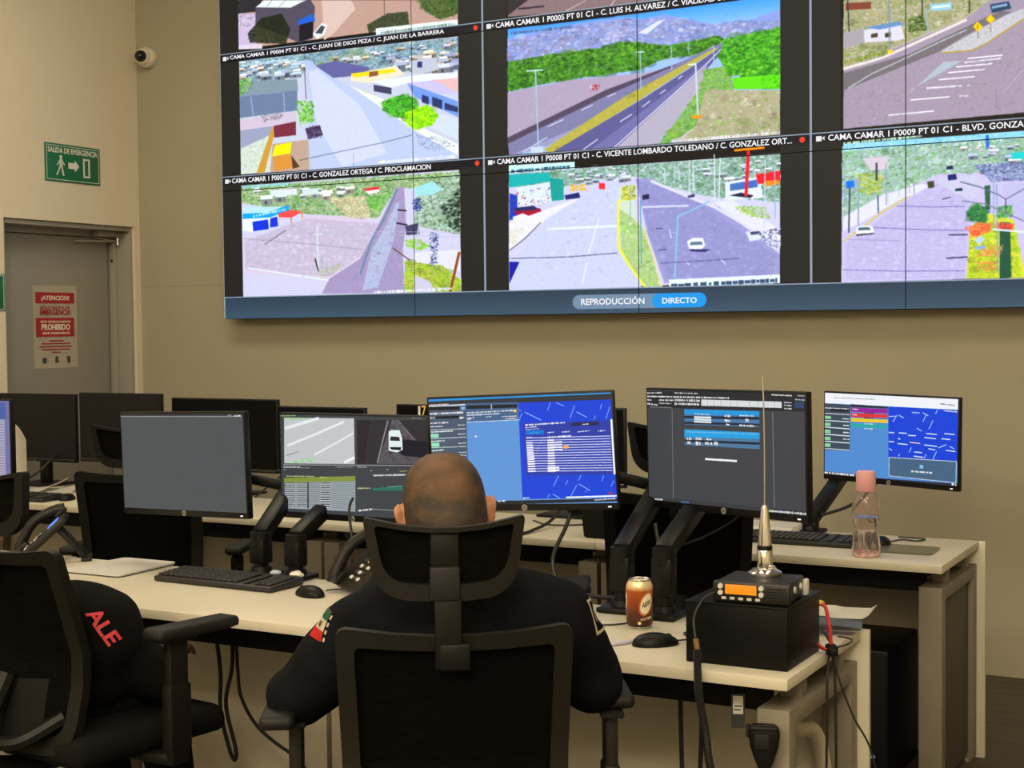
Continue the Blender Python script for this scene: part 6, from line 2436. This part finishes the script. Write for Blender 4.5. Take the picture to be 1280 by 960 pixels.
bmesh.ops.solidify(bm, geom=bm.faces[:], thickness=0.0015)
fin('crumpled_sheet', bm, M['paper'], pa)

# conduits inside the desk end frame
for i, (pts, l) in enumerate((
        ([(-1.055, 3.075, 0.59), (-1.05, 3.15, 0.58), (-1.04, 3.24, 0.55), (-1.03, 3.34, 0.52), (-1.03, 3.42, 0.42), (-1.03, 3.445, 0.25), (-1.03, 3.445, 0.02)], 'thick beige conduit curving down inside the desk end frame, upper one'),
        ([(-1.05, 3.06, 0.525), (-1.05, 3.10, 0.48), (-1.05, 3.15, 0.39), (-1.05, 3.18, 0.25), (-1.05, 3.185, 0.02)], 'thick beige conduit curving down inside the desk end frame, lower one'))):
    bm = bmesh.new()
    tube(bm, pts, 0.020, 14)
    tag(fin('conduit', bm, M['conduit'], None), l, 'conduit')

# cables hanging below the front desks
for pts, l, r in (
        ([(-2.77, 3.25, 0.664), (-2.765, 3.27, 0.50), (-2.775, 3.28, 0.38), (-2.755, 3.29, 0.27), (-2.735, 3.29, 0.235), (-2.73, 3.29, 0.27), (-2.755, 3.28, 0.40), (-2.72, 3.27, 0.52), (-2.705, 3.25, 0.664)], 'looped black cable hanging below the front desk left of the man', 0.006),
        ([(-2.69, 3.25, 0.664), (-2.70, 3.27, 0.50), (-2.695, 3.28, 0.42), (-2.65, 3.30, 0.335), (-2.55, 3.32, 0.27), (-2.45, 3.33, 0.25), (-2.3, 3.35, 0.2)], 'black cable sagging below the front desk towards the man\'s chair', 0.005),
        ([(-1.33, 3.25, 0.664), (-1.335, 3.27, 0.45), (-1.33, 3.28, 0.2), (-1.30, 3.28, 0.01)], 'black cable dropping below the desk under the mouse, left of its pair', 0.006),
        ([(-1.27, 3.25, 0.664), (-1.285, 3.27, 0.45), (-1.30, 3.28, 0.2), (-1.25, 3.28, 0.01)], 'black cable dropping below the desk under the mouse, right of its pair', 0.006),
        ([(-1.245, 3.25, 0.664), (-1.25, 3.28, 0.56), (-1.275, 3.30, 0.40), (-1.29, 3.30, 0.2), (-1.28, 3.30, 0.01)], 'thin pale cord hanging below the desk left of the thick coiled lead', 0.0025)):
    cable(l, pts, r, M['conduit'] if 'pale' in l else None)
# cables that hang from the monitor arms
cable('black cable hanging from the road camera monitor down past the rear desk edge', [(-2.50, 3.685, 1.02), (-2.53, 3.60, 0.96), (-2.50, 3.56, 0.86), (-2.49, 3.535, 0.78), (-2.49, 3.53, 0.755), (-2.47, 3.46, 0.7435)], 0.004)
cable('black cable looping behind the desk right of the man\'s shoulder', [(-1.80, 3.62, 1.04), (-1.80, 3.60, 0.95), (-1.84, 3.58, 0.84), (-1.80, 3.56, 0.77), (-1.70, 3.55, 0.752), (-1.60, 3.57, 0.76), (-1.53, 3.60, 0.83), (-1.55, 3.62, 0.95)], 0.006)
cable('grey cable looping from the document monitor to its spring arm', [(-1.30, 3.72, 1.02), (-1.345, 3.68, 0.965), (-1.39, 3.58, 0.93), (-1.435, 3.50, 0.91), (-1.47, 3.45, 0.885)], 0.003, M['rubber'])
cable('black cable from the right rear monitor to its arm above the desk', [(-1.38, 5.33, 0.95), (-1.40, 5.27, 0.885), (-1.45, 5.15, 0.83), (-1.53, 5.06, 0.80)], 0.006)

# ------------------------------------------------------------------ rear desk things
bo = thing('water_bottle', 'clear pinkish water bottle with pink cap on the rear desk', 'bottle', (-1.244, 4.600, DZ0))
prof = [(0.030, 0.0), (0.040, 0.004), (0.045, 0.012), (0.0455, 0.03), (0.043, 0.06), (0.0385, 0.09), (0.0375, 0.105), (0.041, 0.125), (0.044, 0.145), (0.044, 0.17), (0.041, 0.19), (0.034, 0.212), (0.027, 0.224), (0.024, 0.230)]
prof = [(r, z * 0.93) for r, z in prof]
bm = bmesh.new()
n = 40
rings = []
for r, z in prof:
    rib = 0.0022 if z < 0.10 else 0.0
    rings.append([Vector(((r + rib * math.cos(10 * t)) * math.cos(t), (r + rib * math.cos(10 * t)) * math.sin(t), z)) for t in [6.28318 * i / n for i in range(n)]])
inner = [(r - 0.0022, max(z, 0.003)) for r, z in prof[::-1]]
for r, z in inner:
    rib = 0.0020 if z < 0.10 else 0.0
    rings.append([Vector(((r + rib * math.cos(10 * t)) * math.cos(t), (r + rib * math.cos(10 * t)) * math.sin(t), z)) for t in [6.28318 * i / n for i in range(n)]])
ring_loft(bm, rings)
fin('bottle_body', bm, M['bottle'], bo, angle=60)
bm = bmesh.new()
rings = []
for r, z in [(0.025, 0.0042)] + [(r - 0.0026, max(z, 0.005)) for r, z in prof[1:8]] + [(0.041, 0.126)]:
    rib = 0.0020 if z < 0.10 else 0.0
    rings.append([Vector(((r + rib * math.cos(10 * t)) * math.cos(t), (r + rib * math.cos(10 * t)) * math.sin(t), z)) for t in [6.28318 * i / n for i in range(n)]])
ring_loft(bm, rings)
fin('water', bm, M['water'], bo, angle=60)
bm = bmesh.new()
lathe(bm, [(0.0300, 0.208), (0.0312, 0.210), (0.0306, 0.262), (0.0290, 0.270), (0.025, 0.272)], n=36)
fin('cap', bm, M['pink'], bo, angle=40)
bm = bmesh.new()
lathe(bm, [(0.036, 0.0005), (0.041, 0.0035), (0.0435, 0.010), (0.0440, 0.016), (0.0425, 0.016), (0.040, 0.008), (0.036, 0.004)], n=40)

fin('tinted_base', bm, M['pink_pale'], bo, angle=40)

gm = thing('glass_pad', 'dark glassy pad with rounded corners on the rear desk right of the bottle', 'pad', (-1.175, 4.775, DZ0), 0.0)
bm = bmesh.new()
gp = rr(0.11, 0.115, 0.085, -0.085, 0.03, 5, 2)
ring_loft(bm, [[Vector((x, y, z)) for x, y in gp] for z in (0.0005, 0.005)])
fin('pad_sheet', bm, M['glass_mat'], gm, angle=30)
keyboard('black keyboard on the rear desk left of the pink bottle', (-1.53, 4.80), 0.0)
mouse('black mouse on the rear desk just right of the pink bottle', (-1.262, 4.86), 0.3)
cable('thin black cord curling behind the mouse on the right rear desk', [(-1.25, 4.92, 0.7435), (-1.22, 4.98, 0.7435), (-1.17, 4.97, 0.7435), (-1.16, 5.03, 0.7435), (-1.25, 5.04, 0.7435)], 0.0025)
hb = thing('paper_pad', 'pale paper block on the rear desk under the document monitor', 'paper pad', (-1.68, 4.955, DZ0), 0.0)
bm = bmesh.new()
bx(bm, (0, 0, 0.017), (0.20, 0.14, 0.034), 0.001)
fin('pages', bm, M['paper'], hb)
bm = bmesh.new()
bx(bm, (0, 0, 0.0350), (0.198, 0.138, 0.0015))
fin('top_sheet', bm, M['pad_grey'], hb)

bb = thing('pen_cup', 'black tapered bin standing on the rear desk under the blue map monitor', 'bin', (-2.185, 4.63, DZ0))
bm = bmesh.new()
bx(bm, (0, 0, 0.066), (0.105, 0.09, 0.130), 0.010, taper=(1.18, 1.18))
fin('bin_body', bm, M['black_matte'], bb)
bm = bmesh.new()
bx(bm, (0, 0, 0.1305), (0.130, 0.112, 0.006), 0.002)
fin('bin_rim', bm, M['black'], bb)

keyboard('black keyboard on the far left rear desk, end hidden by a headrest', (-5.04, 4.62), 0.05, w=0.43)
mouse('black mouse on the far left rear desk in the corner', (-4.80, 4.68), 0.4)
lp = thing('loose_papers', 'loose white papers spread on the far left rear desk', 'papers', (-5.13, 4.85, DZ0), 0.2)
for i, (dx, dy, a, z) in enumerate(((0, 0, 0.0, 0.001), (0.06, 0.03, 0.35, 0.0035), (-0.05, 0.06, -0.2, 0.006))):
    bm = bmesh.new()
    rt = Matrix.Rotation(a, 3, 'Z')
    sheet(bm, lambda u, v: rt @ Vector(((u - 0.5) * 0.17, (v - 0.5) * 0.20, 0)) + Vector((dx, dy, z + 0.028 * i * u * u * v)), 6, 6)
    bmesh.ops.solidify(bm, geom=bm.faces[:], thickness=0.0012)
    fin('sheet', bm, M['paper'], lp)
wb = thing('white_folder', 'tall white curved folder standing by the left rear monitor', 'folder', (-5.335, 4.87, DZ0), 0.5)
bm = bmesh.new()
sheet(bm, lambda u, v: Vector(((u - 0.5) * 0.12, 0.03 * math.sin(3.1 * u), 0.004 + v * (0.33 - 0.10 * u * u))), 10, 8)
bmesh.ops.solidify(bm, geom=bm.faces[:], thickness=0.006)
fin('folder_cover', bm, M['paper'], wb)
bm = bmesh.new()
bx(bm, (0, 0.012, 0.003), (0.10, 0.05, 0.005), 0.001)
fin('folder_foot', bm, M['paper'], wb)
cable('black cord from the far left monitor down to the rear desk papers', [(-5.28, 5.075, 0.90), (-5.24, 4.99, 0.86), (-5.30, 4.95, 0.80), (-5.40, 4.93, 0.765)], 0.005)
cable('black cord hanging behind the desk between the two grey-screened monitors', [(-3.93, 5.10, 0.92), (-3.90, 5.05, 0.86), (-3.97, 5.03, 0.80), (-4.03, 5.02, 0.752)], 0.004)
cable('thin black cords lying on the rear desk behind the man', [(-2.60, 4.90, 0.7435), (-2.50, 4.82, 0.7435), (-2.40, 4.85, 0.7435), (-2.33, 4.95, 0.7435)], 0.003)
cable('black lead dropping over the rear desk edge right of the man\'s headrest', [(-2.46, 4.99, 0.90), (-2.46, 4.80, 0.775), (-2.46, 4.62, 0.748), (-2.465, 4.50, 0.742), (-2.468, 4.492, 0.70), (-2.47, 4.50, 0.60)], 0.006)

tw = thing('computer_tower', 'black computer tower under the right rear desk', 'computer', (-1.27, 4.80, 0), 0)
bm = bmesh.new()
bx(bm, (0, 0, 0.225), (0.19, 0.40, 0.43), 0.006)
fin('tower_case', bm, M['black'], tw)
bm = bmesh.new()
bx(bm, (0, -0.203, 0.225), (0.18, 0.012, 0.41), 0.004)
fr = fin('tower_front', bm, M['black_matte'], tw)
bm = bmesh.new()
cyl(bm, (0.05, -0.209, 0.10), (0.05, -0.2105, 0.10), 0.006, 0.006, 12)
fin('power_light', bm, M['led_blue'], fr)
for x in (-0.07, 0.07):
    for y in (-0.15, 0.15):
        bm = bmesh.new()
        cyl(bm, (x, y, 0), (x, y, 0.012), 0.012, 0.012, 10)
        fin('foot', bm, M['rubber'], tw)

# ------------------------------------------------------------------ groups of alike things
PHRASE = {'desk': 'desks in the two rows', 'monitor': 'computer monitors on the desks', 'office chair': 'black office chairs', 'monitor mount': 'spring mounts for the monitors',
          'keyboard': 'black keyboards', 'computer mouse': 'black computer mice', 'cable': 'loose cables', 'desk phone': 'desk phones', 'conduit': 'conduits in the desk end frame',
          'person': 'people seated at the front row', 'scrap': 'scraps at the spring mounts'}
for o in list(SC.objects):
    if o.parent is None and o.get('category') in PHRASE and not o.get('group'):
        o['group'] = PHRASE[o['category']]
